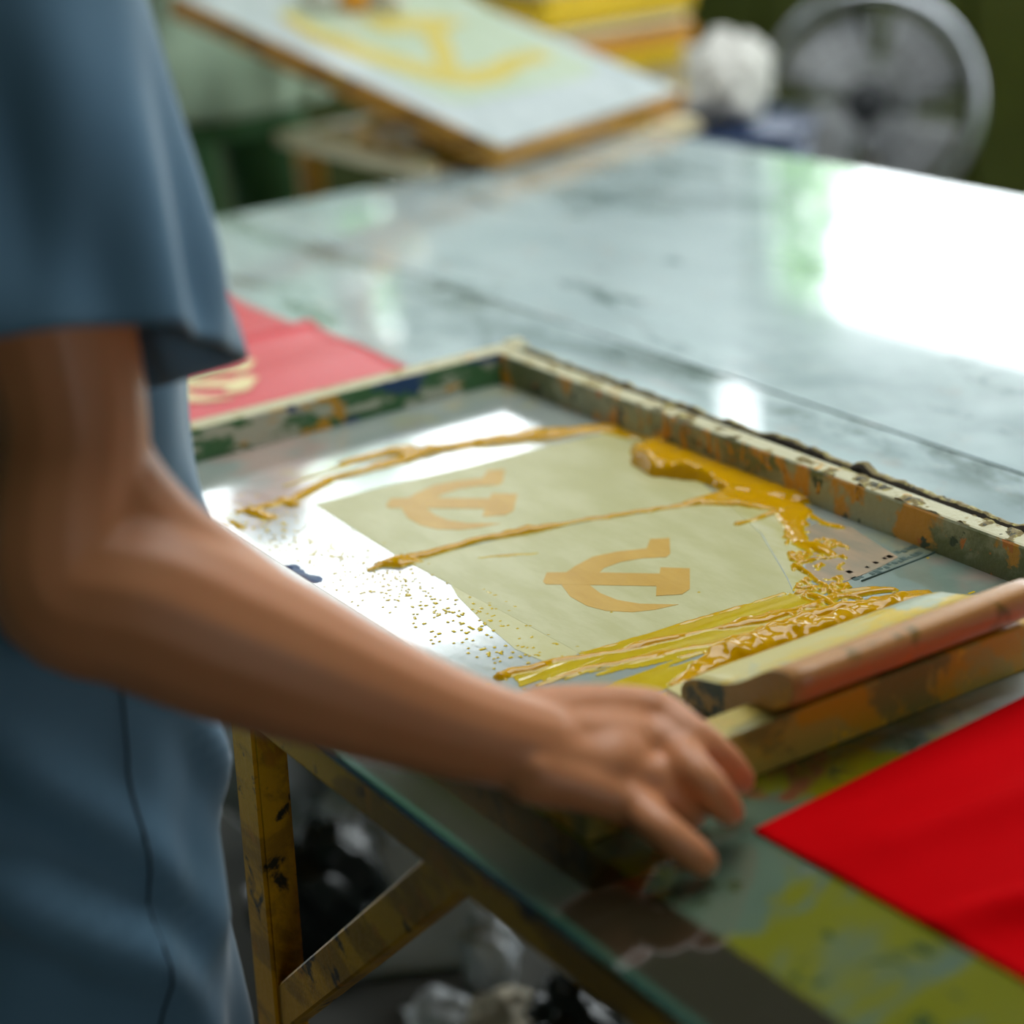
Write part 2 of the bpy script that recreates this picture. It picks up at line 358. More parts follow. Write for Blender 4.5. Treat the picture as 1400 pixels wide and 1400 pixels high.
for lo, hi in (((XW-.15, YF-.15), (s0, YW+.15)), ((s1, YF-.15), (XR+.15, YW+.15)), ((s0, YF-.15), (s1, s2)), ((s0, s3), (s1, YW+.15))):
    bm_box(bm, (*lo, ZC), (*hi, ZC+.08))
tag(bm_obj('ceiling', bm, 'ceiling'), kind='structure')
def win_frame(name, axis, pos, a0, a1, z0, z1, nm):
    bm = bmesh.new(); b = .035; t0, t1 = (pos-.01, pos+.05)
    def bx_(p0, p1, q0, q1):
        bm_box(bm, (p0, t0, q0), (p1, t1, q1)) if axis == 'y' else bm_box(bm, (t0, p0, q0), (t1, p1, q1))
    bx_(a0, a0+b, z0, z1); bx_(a1-b, a1, z0, z1); bx_(a0, a1, z0, z0+b); bx_(a0, a1, z1-b, z1)
    for k in range(1, nm): c = a0+(a1-a0)*k/nm; bx_(c-.014, c+.014, z0, z1)
    return tag(bm_obj(name, bm, 'win_frame'), kind='structure')
k = 1
for h in WIN_DOOR_BACK: win_frame('window_%d' % k, 'y', YW+.05, *h, 1); k += 1
for h in WIN_DOOR_LEFT: win_frame('window_%d' % k, 'x', XW-.10, *h, 1 if h[1]-h[0] < 1.6 else 3); k += 1
for h in FILL_WIN_RIGHT: win_frame('window_%d' % k, 'x', XR+.05, *h, 3); k += 1  # frame round the added fill opening
tag(box('trim_1', (XW, YW-.03, .62), (XR, YW-.002, .70), 'rail'), kind='structure')
# outside ground and shrubs seen in the reflections
tag(box('ground_outside', (-14, -8, -.2), (10, 14, -.1), 'grass'), kind='structure')
def shrub(loc, r, h, label):
    o = empty('shrub', loc); tag(o, label, 'shrub', 'shrubs outside the windows')
    tube('stem', [(loc[0], loc[1], -.1), (loc[0]+.05, loc[1], h*.5), (loc[0], loc[1]+.04, h*.8)], [.05, .035, .02], 'bark', o, 8)
    n = 800; d = rng.normal(size=(n, 3)); d /= np.linalg.norm(d, axis=1)[:, None]
    c = d*(rng.random(n)**.4)[:, None]*np.array([r, r, h*.42])+np.array([loc[0], loc[1], h*.62])
    a = rng.normal(size=(n, 3)); a /= np.linalg.norm(a, axis=1)[:, None]; b = np.cross(a, rng.normal(size=(n, 3))); b /= np.linalg.norm(b, axis=1)[:, None]
    L = .075; vs_ = np.stack([c-a*L, c+b*L*.5, c+a*L, c-b*L*.5], 1).reshape(-1, 3)
    tag(pyd('foliage', vs_, [(4*i, 4*i+1, 4*i+2, 4*i+3) for i in range(n)], 'leaf', o), kind='stuff')
shrub((-6.0, 4.75, 0), .36, 2.5, 'tall leafy shrub outside the corner of the big back window')
shrub((-6.7, 3.25, 0), .38, 2.9, 'slim leafy shrub outside the narrow side window')
shrub((-3.2, 5.3, 0), .45, 1.9, 'low leafy shrub outside the right part of the back window')

# ------------------------------------------------------------------ printing table
TX0, TX1, TY0, TY1 = -2.80, .25, .513, 1.985
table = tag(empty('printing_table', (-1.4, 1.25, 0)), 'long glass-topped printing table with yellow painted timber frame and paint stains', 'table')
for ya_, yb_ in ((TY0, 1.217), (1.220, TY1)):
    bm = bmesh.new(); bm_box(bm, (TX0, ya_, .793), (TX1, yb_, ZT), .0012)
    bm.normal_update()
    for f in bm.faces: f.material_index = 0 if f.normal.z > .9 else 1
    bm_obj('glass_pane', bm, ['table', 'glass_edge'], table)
BZ0 = .762
for nm, lo, hi in (('front_rail', (TX0+.02, TY0+.004, BZ0), (TX1-.02, TY0+.06, .793)), ('back_rail', (TX0+.02, TY1-.06, BZ0), (TX1-.02, TY1-.004, .793)),
                   ('end_rail', (TX0+.02, TY0+.06, BZ0), (TX0+.075, TY1-.06, .793)), ('end_rail', (TX1-.075, TY0+.06, BZ0), (TX1-.02, TY1-.06, .793))):
    box(nm, lo, hi, 'table_wood', table, .003)
box('under_board', (TX0+.075, TY0+.06, .78), (TX1-.075, TY1-.06, .793), 'table_wood', table)
def leg(xt, y0, y1, lean=-.085):
    wx = .04; xb = xt+lean*1.0
    vs_ = [(xt-wx, y0, BZ0), (xt, y0, BZ0), (xt, y1, BZ0), (xt-wx, y1, BZ0), (xb-wx, y0, 0), (xb, y0, 0), (xb, y1, 0), (xb-wx, y1, 0)]
    bm = bmesh.new(); v = [bm.verts.new(c) for c in vs_]
    for f in ((0, 1, 2, 3), (4, 7, 6, 5), (0, 4, 5, 1), (1, 5, 6, 2), (2, 6, 7, 3), (3, 7, 4, 0)): bm.faces.new([v[i] for i in f])
    bmesh.ops.bevel(bm, geom=list(bm.edges), offset=.003, segments=2, affect='EDGES')
    return bm_obj('leg', bm, 'table_wood', table)
leg(-1.278, .517, .545)
for xt, s in ((-2.68, 1), (.1, -1)): leg(xt, .517, .553, -.06*s)
for xt, s in ((-2.68, 1), (-1.3, 1), (.1, -1)): leg(xt, TY1-.055, TY1-.02, -.06*s)
# diagonal brace from the rail down to the middle front leg
pa = aty(615, 1195, .53); pb = aty(395, 1375, .53); d = (pb-pa); d /= np.linalg.norm(d); nrm = np.array([-d[2], 0, d[0]]); pa = pa - d*.03; pb = pb + d*.02
bm = bmesh.new(); hw = .0165
q = [pa+nrm*hw, pa-nrm*hw, pb-nrm*hw, pb+nrm*hw]
v = [bm.verts.new((p[0], y, p[2])) for y in (.520, .542) for p in q]
for f in ((0, 1, 2, 3), (7, 6, 5, 4), (0, 4, 5, 1), (1, 5, 6, 2), (2, 6, 7, 3), (3, 7, 4, 0)): bm.faces.new([v[i] for i in f])
bmesh.ops.recalc_face_normals(bm, faces=bm.faces); bmesh.ops.bevel(bm, geom=list(bm.edges), offset=.002, segments=1, affect='EDGES')
bm_obj('brace', bm, 'table_wood', table)
# ------------------------------------------------------------------ silk screen being lifted
SX0, SX1, SY0, SY1 = -1.785, -.921, .576, 1.076; IX0, IX1, IY0, IY1 = -1.757, -.951, .604, 1.036
ZM = .8035; ZB = .8365
scr = tag(empty('silk_screen', ((SX0+SX1)/2, (SY0+SY1)/2, ZT)), 'wooden silk screen smeared with yellow ink under the hand, with two emblem stencils', 'silk screen')
def bar(name, lo, hi, wall, top='bar_top', n=60):
    ax = 0 if hi[0]-lo[0] > hi[1]-lo[1] else 1
    bm = bmesh.new(); bm_box(bm, lo, hi, .0025)
    bm.normal_update()
    for f in bm.faces: f.material_index = 1 if f.normal.z > .8 else 0
    return bm_obj(name, bm, [wall, top], scr)
bar('far_bar', (SX0, SY0, ZT), (IX0, SY1, ZB), 'bar_far')
bar('near_bar', (IX1, SY0, ZT), (SX1, SY1, ZB-.001), 'bar_near', 'bar_near')
bar('front_bar', (IX0, SY0, ZT), (IX1, IY0, ZB), 'bar_near', 'bar_glare')
bar('back_bar', (IX0, IY1, ZT), (IX1, 1.056, ZB), 'bar_wall')
box('groove', (IX0, 1.056, ZT), (IX1, 1.066, .822), 'groove', scr)
# ragged outer lip caked with dried ink beyond the groove
def ragged(name, x0, x1, y0, y1, z0, z1, amp, mat):
    n = 420; prof = 8; vs_ = []; fs = []
    xs = np.linspace(x0, x1, n)
    for i, x in enumerate(xs):
        a = amp*(fbm(np.array(x*45.), np.array(3.3), 4)-.5)*2; b = amp*(fbm(np.array(x*120.), np.array(7.7), 3)-.5)*2
        e = amp*1.6*max(0, fbm(np.array(x*30.), np.array(11.), 3)-.52)*4
        zt = z1+a*.6+b*.6+e; ya = y0+b*.5; yb = y1+a
        ring = [(x, ya, z0), (x, ya, zt-.004), (x, ya+.002, zt-.001), (x, (ya+yb)/2, zt+b*.4), (x, yb-.001, zt-.001+a*.4), (x, yb+.0015+b*.5, zt-.005), (x, yb+a*.6, z0+.012), (x, yb, z0)]
        vs_ += ring
    for i in range(n-1):
        for k in range(prof): fs.append((i*prof+k, (i+1)*prof+k, (i+1)*prof+(k+1) % prof, i*prof+(k+1) % prof))
    fs += [tuple(range(prof)), tuple(range((n-1)*prof, n*prof))[::-1]]
    o = pyd(name, vs_, fs, [mat, 'groove'], scr)
    for i, f in enumerate(o.data.polygons):
        if i < (n-1)*prof and i % prof in (0, 1): f.material_index = 1
    return o
ragged('outer_lip', SX0, SX1, 1.0645, 1.073, ZT, .8345, .0022, 'crust')
# dried ink lumps on top of the back bar
gx, gy = np.meshgrid(np.arange(IX0, IX1, .0016), np.arange(1.0368, 1.0552, .0016), indexing='ij')
hh = np.clip((fbm(gx*70, gy*90, 4)-.62)*.016, 0, .0018)*np.clip((gx-IX0)/.3, .15, 1)
tag(heightfield('dried_ink_lumps', gx, gy, hh, ZB-.0002, 'crust', scr), kind='stuff')
# corner block at the far corner
box('corner_nail_plate', (SX0-.003, 1.060, ZT+.002), (SX0+.012, 1.079, ZB+.002), 'bar_top', scr, .002)
pyd('screen_mesh', [(IX0, IY0, ZM), (IX1, IY0, ZM), (IX1, IY1, ZM), (IX0, IY1, ZM)], [(0, 1, 2, 3)], 'mesh', scr)
P2 = lambda pts, z=ZM: [tuple(atz(x, y, z)[:2]) for x, y in pts]
def flat(name, px, z, mat, parent, thick=.0003, zpx=ZM):
    return prism(name, P2(px, zpx), z, z+thick, mat, parent)
flat('stencil_panel', [(430, 690), (530, 664), (640, 638), (740, 612), (830, 592), (885, 600), (935, 640), (985, 683), (900, 697), (800, 712), (720, 727), (600, 755), (548, 764)], ZM, 'panel', scr)
flat('stencil_panel', [(552, 766), (600, 757), (720, 729), (800, 714), (900, 699), (990, 684), (1040, 730), (1075, 790), (1085, 812), (940, 852), (792, 893), (690, 838)], ZM, 'panel', scr)
flat('pink_patch', [(1100, 722), (1128, 712), (1165, 722), (1228, 762), (1205, 775), (1170, 790), (1125, 806), (1108, 790), (1095, 760)], ZM, 'pink', scr)
flat('ink_wash', [(612, 792), (650, 814), (720, 853), (792, 893), (776, 902), (745, 905), (705, 888), (660, 850), (625, 815)], ZM, film('thin_ink_wash', srgb(184, 176, 118), srgb(194, 188, 140), .3), scr, .0002)
flat('ink_wash', [(986, 682), (1040, 690), (1078, 700), (1098, 740), (1092, 770), (1112, 800), (1140, 826), (1090, 826), (1087, 813), (1077, 790), (1042, 730)], ZM, film('splash_ink_wash', srgb(180, 172, 112), srgb(198, 192, 150), .2), scr, .00025)
EM = lambda q: [(700+x/3.889, 680+y/3.889) for x, y in q]
SICKLE = EM([(838, 218), (842, 300), (822, 320), (700, 326), (580, 345), (490, 378), (445, 420), (430, 450), (415, 470), (470, 512), (560, 548), (680, 568), (885, 572), (760, 600), (640, 613), (500, 606), (400, 580), (310, 530), (265, 470), (262, 440), (290, 400), (340, 365), (430, 318), (560, 290), (715, 274), (735, 224)])
HANDLE = EM([(165, 450), (185, 402), (350, 400), (790, 408), (790, 475), (400, 468), (180, 465)])
HEAD = EM([(790, 375), (946, 380), (946, 490), (905, 518), (766, 527), (768, 470), (780, 440)])
def emblem(parent, dx, dy, z, mat, name='emblem'):
    bm = bmesh.new()
    for i, pl in enumerate((SICKLE, HANDLE, HEAD)):
        q = [(p[0]+dx, p[1]+dy) for p in P2(pl)]; zz = z+.00004*i
        lo = [bm.verts.new((x, y, zz)) for x, y in q]; hi = [bm.verts.new((x, y, zz+.0002)) for x, y in q]; n = len(q)
        bm.faces.new(lo); bm.faces.new(hi)
        for k_ in range(n): bm.faces.new((lo[k_], lo[(k_+1) % n], hi[(k_+1) % n], hi[k_]))
    bmesh.ops.recalc_face_normals(bm, faces=bm.faces)
    return bm_obj(name, bm, mat, parent)
emblem(scr, 0, 0, ZM+.0003, 'emblem')
e0 = atz(889, 737, ZM); e1 = atz(667, 643, ZM)
emblem(scr, e1[0]-e0[0], e1[1]-e0[1], ZM+.0003, 'emblem')
# dotted dark strip along a seam in the mesh
s0_, s1_ = atz(1178, 795, ZM), atz(1345, 725, ZM)
bm = bmesh.new()
for i in range(26):
    for r_ in range(2):
        if random.random() < .25: continue
        t_ = i/26; p = s0_+(s1_-s0_)*t_; p = p+np.array([-.006-.012*r_+random.uniform(-.002, .002), 0, 0])
        s_ = random.uniform(.0016, .0032)*(1.2-t_*.6); bm_box(bm, (p[0]-s_, p[1]-s_*.8, ZM), (p[0]+s_, p[1]+s_*.8, ZM+.0003))
tag(bm_obj('dotted_ink_marks', bm, 'darkink', scr), kind='stuff')
tube('seam_line', [s0_+[0, 0, .0003], (s0_+s1_)/2+[.003, 0, .0003], s1_+[0, 0, .0003]], .0009, 'darkink', scr, 6)

# wet yellow ink as one relief
G = .0011
gx, gy = np.meshgrid(np.arange(IX0+.001, IX1-.0005, G), np.arange(IY0+.001, IY1+.0005, G), indexing='ij')
Hk = np.zeros(gx.shape)
warp = (fbm(gx*60, gy*60, 3)-.5)*.005; wx_, wy_ = gx+warp, gy+(fbm(gx*60+50, gy*60+9, 3)-.5)*.005
def ridge(px, w0, h, wmul=None, rough=.6, warped=True):
    pl = P2(px); d, t_ = seg_dist(wx_ if warped else gx, wy_ if warped else gy, pl)
    ww = w0*(np.interp(t_, np.linspace(0, 1, len(wmul)), wmul) if wmul is not None else 1.0)
    ww = ww*(1-rough+rough*2*fbm(gx*38+h*1e4, gy*38, 3))
    k_ = np.clip(1-(d/np.maximum(ww, 1e-5))**2, 0, 1)
    np.maximum(Hk, h*np.sqrt(k_)*(ww/w0)*(.7+.6*fbm(gx*90, gy*90, 2)), out=Hk)
ridge([(330, 700), (395, 686), (450, 656), (540, 632), (600, 614), (700, 602), (790, 592), (870, 584)], .0082, .0040, [.5, 1.0, .6, .9, 1.2, 1.1, 1.0, .9])
ridge([(470, 634), (540, 617), (630, 612), (720, 597), (850, 583), (900, 574)], .0082, .0038, [.6, 1.2, .9, 1.2, .9, 1.2])
ridge([(390, 664), (430, 652), (480, 634)], .002, .001)
ridge([(345, 700), (372, 708)], .006, .003); ridge([(388, 684), (402, 690)], .007, .004); ridge([(318, 714), (330, 722)], .004, .002)
ridge([(503, 779), (530, 772), (600, 755), (660, 738), (720, 728), (800, 712), (900, 697), (960, 688), (1000, 678)], .0042, .0032, [.5, 1.5, 1.1, .9, 1.2, .6, .6, .6, .9, 1.8], .5)
ridge([(520, 772), (548, 770), (575, 768)], .007, .0035, [.6, 1.2, .3])
ridge([(655, 763), (735, 757)], .0016, .0012, [.4, 1, .3], .3)
ridge([(686, 926), (760, 905), (850, 890), (950, 866), (1050, 848), (1120, 826)], .0038, .0026, [1.6, .7, 1, .7, 1.2, .8])
ridge([(735, 938), (800, 915), (880, 900), (980, 880), (1090, 850)], .003, .0018, [.6, 1, .8, 1, 1])
ridge([(795, 894), (940, 852), (1075, 812)], .002, .0012)
ridge([(920, 938), (1000, 896), (1090, 868), (1180, 838), (1262, 817)], .009, .0052, [.8, 1.1, 1.3, 1.4, 1.0], .8)
ridge([(930, 900), (960, 892), (990, 905)], .002, .0014)
ridge([(1000, 880), (1080, 850), (1150, 832), (1200, 826)], .005, .0035, None, .9)
ridge([(980, 860), (1080, 836), (1140, 818), (1210, 808)], .003, .002, None, .9)
for i in range(14):   # fine drag streaks left by the squeegee
    x0 = 740+i*28; y0 = 935-i*5+random.uniform(-8, 8); ridge([(x0, y0), (x0+120, y0-28), (x0+230, y0-58)], .0016, .0010, [.2, 1, .2], .6)
def blob(px, h, edge, nz=.4, ns=50):
    d = poly_sd(wx_, wy_, P2(px)); k_ = np.clip(d/edge, 0, 1); k_ = np.sqrt(1-(1-k_)**2)
    np.maximum(Hk, h*k_*(1-nz+2*nz*fbm(gx*ns, gy*ns, 3)), out=Hk)
# thin lemon film along the near edge
d = poly_sd(wx_, wy_, P2([(792, 896), (940, 852), (1085, 812), (1140, 832), (1200, 828), (1270, 816), (980, 935), (920, 958), (860, 955), (715, 945), (700, 922)]))
st = fbm(gx*14, gy*3.0, 4)*.6+fbm(gx*80, gy*9, 3)*.4
np.maximum(Hk, np.where(d > 0, .00060*np.clip((st-.44)*5, 0, 1), 0), out=Hk)
# heavy pool beside the back bar
blob([(868, 618), (885, 604), (935, 598), (985, 612), (1030, 640), (1075, 655), (1120, 688), (1085, 690), (1050, 684), (1000, 676), (975, 664), (920, 652), (885, 642)], .0065, .012, .35, 22)
blob([(862, 590), (905, 582), (960, 603), (1040, 640), (1070, 668), (1020, 668), (985, 640), (930, 605), (885, 606)], .0035, .008)
blob([(930, 690), (1000, 668), (1080, 668), (1110, 700), (1090, 720), (1060, 700), (1010, 692)], .0035, .006)
blob([(1050, 690), (1095, 690), (1100, 730), (1112, 760), (1085, 745), (1070, 720)], .002, .006)
blob([(800, 588), (860, 580), (900, 580), (905, 600), (860, 600)], .0018, .006)
ridge([(870, 618), (878, 635), (900, 648), (960, 655), (990, 668)], .007, .0125, [.8, 1.1, 1.0, .9, .6], .4)
ridge([(905, 610), (950, 606), (985, 622), (1000, 640)], .009, .0150, [.7, 1.2, 1, .6], .4)
ridge([(1040, 655), (1060, 640), (1035, 622)], .005, .005)
ridge([(1000, 660), (1040, 670), (1080, 676), (1120, 690), (1150, 690)], .005, .004, [1, 1.2, 1, .7, .3])
ridge([(1095, 700), (1125, 716), (1150, 722)], .004, .003, [1, .5, .8])
ridge([(1010, 717), (1035, 710), (1056, 702)], .003, .002)
ridge([(1075, 735), (1110, 748), (1140, 760)], .004, .003, None, .9)
ridge([(1085, 775), (1105, 785), (1138, 812)], .0018, .003, None, .2)
ridge([(1110, 815), (1135, 825), (1160, 838)], .003, .003)
ridge([(1140, 812), (1180, 806), (1222, 808)], .003, .0022)
# crackled splash
d = poly_sd(gx, gy, P2([(1070, 690), (1110, 720), (1160, 750), (1150, 790), (1180, 820), (1090, 850), (1065, 830), (1090, 800), (1075, 750)]))
cr = np.abs(fbm(gx*65, gy*65, 3)-.5); np.maximum(Hk, np.where((d > 0) & (cr < .075), .0028*(1-cr/.075), 0), out=Hk)
# flecks on the taped strip near the worker
pl = P2([(318, 700), (480, 770), (640, 850), (720, 905)]); d, _ = seg_dist(gx, gy, pl)
fl = fbm(gx*300, gy*520, 2); th = .73+np.clip(d/.05, 0, 1)*.14
np.maximum(Hk, np.where((d < .045) & (fl > th+.02), .0003, 0), out=Hk)
# specks all over
fl = vnoise(gx*210+7, gy*210); np.maximum(Hk, np.where((fl > .985) & (gx > -1.2), .0008, 0), out=Hk)
tag(heightfield('wet_yellow_ink', gx, gy, Hk, ZM+.00028, 'ink', scr), 'glossy wet yellow printing ink')
# blue smudge
gx2, gy2 = np.meshgrid(np.arange(-1.52, -1.36, .0012), np.arange(.625, .72, .0012), indexing='ij')
d, _ = seg_dist(gx2+(fbm(gx2*90, gy2*90, 3)-.5)*.01, gy2+(fbm(gx2*90+9, gy2*90, 3)-.5)*.012, P2([(396, 775), (410, 786), (434, 794)]))
heightfield('blue_smudge', gx2, gy2, np.clip(.0012*(1-(d/.006)), 0, .001), ZM+.0003, 'blueink', scr)
# clear tape edge along the worker's side of the mesh
tube('tape_edge', [(IX0+.02, IY0+.004, ZM+.0004), (-1.35, IY0+.0045, ZM+.0004), (IX1-.02, IY0+.004, ZM+.0004)], .0008, 'screen_film', scr, 6)
# runs of ink down the inner face of the back bar
for i in range(18):
    x = atz(850+i*14 if i < 16 else 1150+(i-16)*45, 600, .82)[0]; x = np.interp(i, [0, 15, 21], [-1.56, -1.30, -1.0])+random.uniform(-.006, .006)
    top = random.uniform(.822, .8375) if i > 3 else random.uniform(.815, .83); L_ = random.uniform(.008, .024)
    pth = [(x, IY1+.0012, top), (x+random.uniform(-.002, .002), IY1+.0006, top-L_*.5), (x+random.uniform(-.005, .005), IY1+.0010, max(ZM+.001, top-L_))]
    r0 = random.uniform(.0015, .0030); tube('ink_run', catmull(pth, 4), [r0*q_ for q_ in (.5, .8, .7, .9, .8, 1.0, 1.1, .9, .5)], 'ink_dry', scr, 8)

# ------------------------------------------------------------------ squeegee
sq = tag(empty('squeegee', (-.96, .83, .83)), 'wooden squeegee with rounded handle lying on the near bar of the screen', 'squeegee')
Y0, Y1 = .722, .938
prof = [aty(x, y, .722)[[0, 2]] for x, y in [(1071, 917), (1082, 922), (1088, 933), (1090, 950), (1084, 964), (1060, 972), (1030, 982), (1000, 990), (965, 1000), (945, 985), (932, 962), (926, 945), (932, 931), (948, 928), (964, 931), (985, 935), (1003, 934), (1020, 929), (1035, 922), (1055, 915)]]
prof = [np.array((p[0], max(p[1], ZB-.0005 if p[0] > IX1-.004 else .8085))) for p in prof]
prof = catmull(prof+[prof[0]], 3)[:-1]
bm = bmesh.new(); ny = 14; rings = []
cen = np.mean(prof, 0)
for j in range(ny+1):
    y = Y0+(Y1-Y0)*j/ny; s_ = 1-.06*(j in (0, ny)); rings.append([bm.verts.new((cen[0]+(p[0]-cen[0])*s_, y, max(cen[1]+(p[1]-cen[1])*s_, .808))) for p in prof])
n = len(prof)
for j in range(ny):
    for k_ in range(n):
        f = bm.faces.new((rings[j][k_], rings[j][(k_+1) % n], rings[j+1][(k_+1) % n], rings[j+1][k_])); f.smooth = True
        xm = (prof[k_][0]+prof[(k_+1) % n][0])/2; up_ = k_ > 36
        f.material_index = 2 if (up_ and xm < -.93) else 0
e1_ = bm.faces.new(rings[0]); e2_ = bm.faces.new(rings[-1]); e1_.material_index = e2_.material_index = 1
bmesh.ops.recalc_face_normals(bm, faces=bm.faces)
bm_obj('handle', bm, ['sq_wood', 'sq_end', 'sq_face'], sq)
box('rubber_blade', (-1.043, Y0+.002, .8055), (-1.012, Y1-.002, .8125), 'sq_face', sq, .001)

# ------------------------------------------------------------------ red cloths
def cloth_sheet(name, o, u, v, nu, nv, hfun, mat, label, cat, group=None, thick=.0012, z=ZT):
    o, u, v = map(np.array, (o, u, v)); vs_ = []; fs = []
    for i in range(nu+1):
        for j in range(nv+1):
            a, b = i/nu, j/nv; p = o+u*a+v*b; vs_.append((p[0], p[1], z+hfun(a, b)))
    for i in range(nu):
        for j in range(nv): fs.append((i*(nv+1)+j, (i+1)*(nv+1)+j, (i+1)*(nv+1)+j+1, i*(nv+1)+j+1))
    ob = pyd(name, vs_, fs, mat, None, True); sm = ob.modifiers.new('thickness', 'SOLIDIFY'); sm.thickness = thick; sm.offset = 1
    return tag(ob, label, cat, group)
def hR(a, b):
    e = min(1, 7*b+.1)*min(1, 7*a+.1); h = .0008+.004*(.5+.5*math.sin(9*a+3*b+1.0))
    for c0, sl, wd, am in ((.10, .10, .030, .007), (.24, .22, .022, .016), (.40, .30, .030, .012), (.55, .12, .028, .013), (.72, .25, .035, .012)): h += am*math.exp(-((a-c0-sl*b)/wd)**2)*(.5+.5*math.sin(2.5*b+c0*9))
    return .0008+(h-.0008)*e
cloth_sheet('red_flag', (-.868, .660), (.62, .030), (-.030, .32), 150, 50, hR, 'red', 'plain bright red flag cloth lying in front of the screen', 'cloth')
cB = cloth_sheet('red_flag', (-2.40, .66), (.40, -.005), (.0, .335), 30, 24, lambda a, b: .0006+.0012*(.5+.5*math.sin(9*b+a*5)), 'red_pale', 'lower red cloth sheet lying farthest behind the screen, partly under another', 'cloth', 'red cloth sheets behind the screen')
cA = cloth_sheet('red_flag', (-2.122, .64), (.330, -.008), (.0, .360), 40, 24, lambda a, b: .0042+.0015*(.5+.5*math.sin(14*a+2*b))+(.005*math.exp(-(a/.05)**2)), 'red_pale', 'red cloth sheet with pale gold emblem just behind the screen', 'cloth', 'red cloth sheets behind the screen')
e2 = atz(330, 492, ZT+.008)
emblem(cA, e2[0]-e0[0], e2[1]-e0[1], ZT+.0076, 'gold_print', 'printed_emblem')

# ------------------------------------------------------------------ people
def blobs_to_body(name, chains, ells, mat, parent, vox=.0032, smooth=6, fac=.5):
    """union of tapered chains and ellipsoids, remeshed to one continuous skin"""
    bm = bmesh.new()
    for ch, step in chains:
        P = [np.array(c[:3], float) for c in ch]; Rr = [c[3] for c in ch]
        S = catmull([np.append(p, r) for p, r in zip(P, Rr)], step)
        v, f = tube_geo([s[:3] for s in S], [s[3] for s in S], 14)
        bv = [bm.verts.new(tuple(x)) for x in v]
        for q_ in f: bm.faces.new([bv[i] for i in q_])
        for s in (S[0], S[-1]):
            bmesh.ops.create_icosphere(bm, subdivisions=2, radius=s[3], matrix=Matrix.Translation(tuple(s[:3])))
    for c, r, rot in ells:
        mt = Matrix.Translation(tuple(c)) @ rot.to_4x4() @ Matrix.Diagonal((*r, 1))
        bmesh.ops.create_icosphere(bm, subdivisions=3, radius=1, matrix=mt)
    bmesh.ops.recalc_face_normals(bm, faces=bm.faces)
    me = bpy.data.meshes.new(name+'_src'); bm.to_mesh(me); bm.free()
    o = bpy.data.objects.new(name+'_src', me); col.objects.link(o)
    r = o.modifiers.new('r', 'REMESH'); r.mode = 'VOXEL'; r.voxel_size = vox
    if smooth: s = o.modifiers.new('s', 'SMOOTH'); s.iterations = smooth; s.factor = fac
    dg = bpy.context.evaluated_depsgraph_get(); me2 = bpy.data.meshes.new_from_object(o.evaluated_get(dg)); me2.name = name
    bpy.data.objects.remove(o); bpy.data.meshes.remove(me)
    me2.materials.clear()
    return new_obj(name, me2, mat, parent, True)
ID = Matrix.Identity(3)
def head_parts(c, face, s=1.0):
    """head ellipsoids round centre c, facing horizontal unit vector face"""
    f = Vv((face[0], face[1], 0)).normalized(); r = Vv((f.y, -f.x, 0)); rot = Matrix((r, f, Vv((0, 0, 1)))).transposed(); c = Vv(c)
    pt = lambda a, b, z: c + (r*a+f*b+Vv((0, 0, z)))*s
    E_ = [(c, (.072*s, .090*s, .105*s), rot), (pt(0, .022, -.055), (.055*s, .066*s, .062*s), rot), (pt(0, .094, -.012), (.013*s, .018*s, .026*s), rot), (pt(0, .098, -.030), (.017*s, .014*s, .011*s), rot),
          (pt(.076, -.008, -.012), (.010*s, .020*s, .032*s), rot), (pt(-.076, -.008, -.012), (.010*s, .020*s, .032*s), rot), (pt(0, .084, -.062), (.024*s, .010*s, .006*s), rot), (pt(0, .083, -.073), (.020*s, .010*s, .006*s), rot),
          (pt(.032, .080, .018), (.022*s, .008*s, .006*s), rot), (pt(-.032, .080, .018), (.022*s, .008*s, .006*s), rot), (pt(0, .072, -.098), (.022*s, .018*s, .016*s), rot)]
    return E_, rot, pt
def relaxed_hand(wr, fwd, side, down, curl=.5, right=True):
    """five finger chains; side = direction from little finger to index"""
    wr, fwd, side, down = [np.array(v, float) for v in (wr, fwd, side, down)]; ch = []
    for k_, (off, ln) in enumerate(((.030, .070), (.010, .078), (-.010, .073), (-.029, .058))):
        mcp = wr+fwd*.088+side*off-down*.004*(k_ in (1, 2)); d1 = fwd*math.cos(curl*.6)+down*math.sin(curl*.6); d2 = fwd*math.cos(curl*1.4)+down*math.sin(curl*1.4); d3 = fwd*math.cos(curl*2)+down*math.sin(curl*2)
        pip = mcp+d1*ln*.48; dip = pip+d2*ln*.30; tip = dip+d3*ln*.24
        ch.append(([(*(wr+side*off*.5), .015), (*(wr+fwd*.045+side*off*.8), .0135), (*mcp, .0120), (*pip, .0098), (*dip, .0088), (*tip, .0078)], 4))
    b = wr+fwd*.025+side*.024; ch.append(([(*b, .016), (*(b+fwd*.030+side*.022+down*.008), .0135), (*(b+fwd*.056+side*.028+down*.014), .0105), (*(b+fwd*.078+side*.024+down*.018), .009)], 4))
    return ch
def loft(rings, name, mat, parent, disp=None, thick=.0025, caps=False):
    """rings: list of lists of points (same count) -> smooth cloth surface"""
    n = len(rings[0]); vs_ = [p for r_ in rings for p in r_]; fs = []
    for i in range(len(rings)-1):
        for k_ in range(n): fs.append((i*n+k_, i*n+(k_+1) % n, (i+1)*n+(k_+1) % n, (i+1)*n+k_))
    o = pyd(name, vs_, fs, mat, parent, True)
    if thick: s = o.modifiers.new('thickness', 'SOLIDIFY'); s.thickness = thick; s.offset = 0
    return o
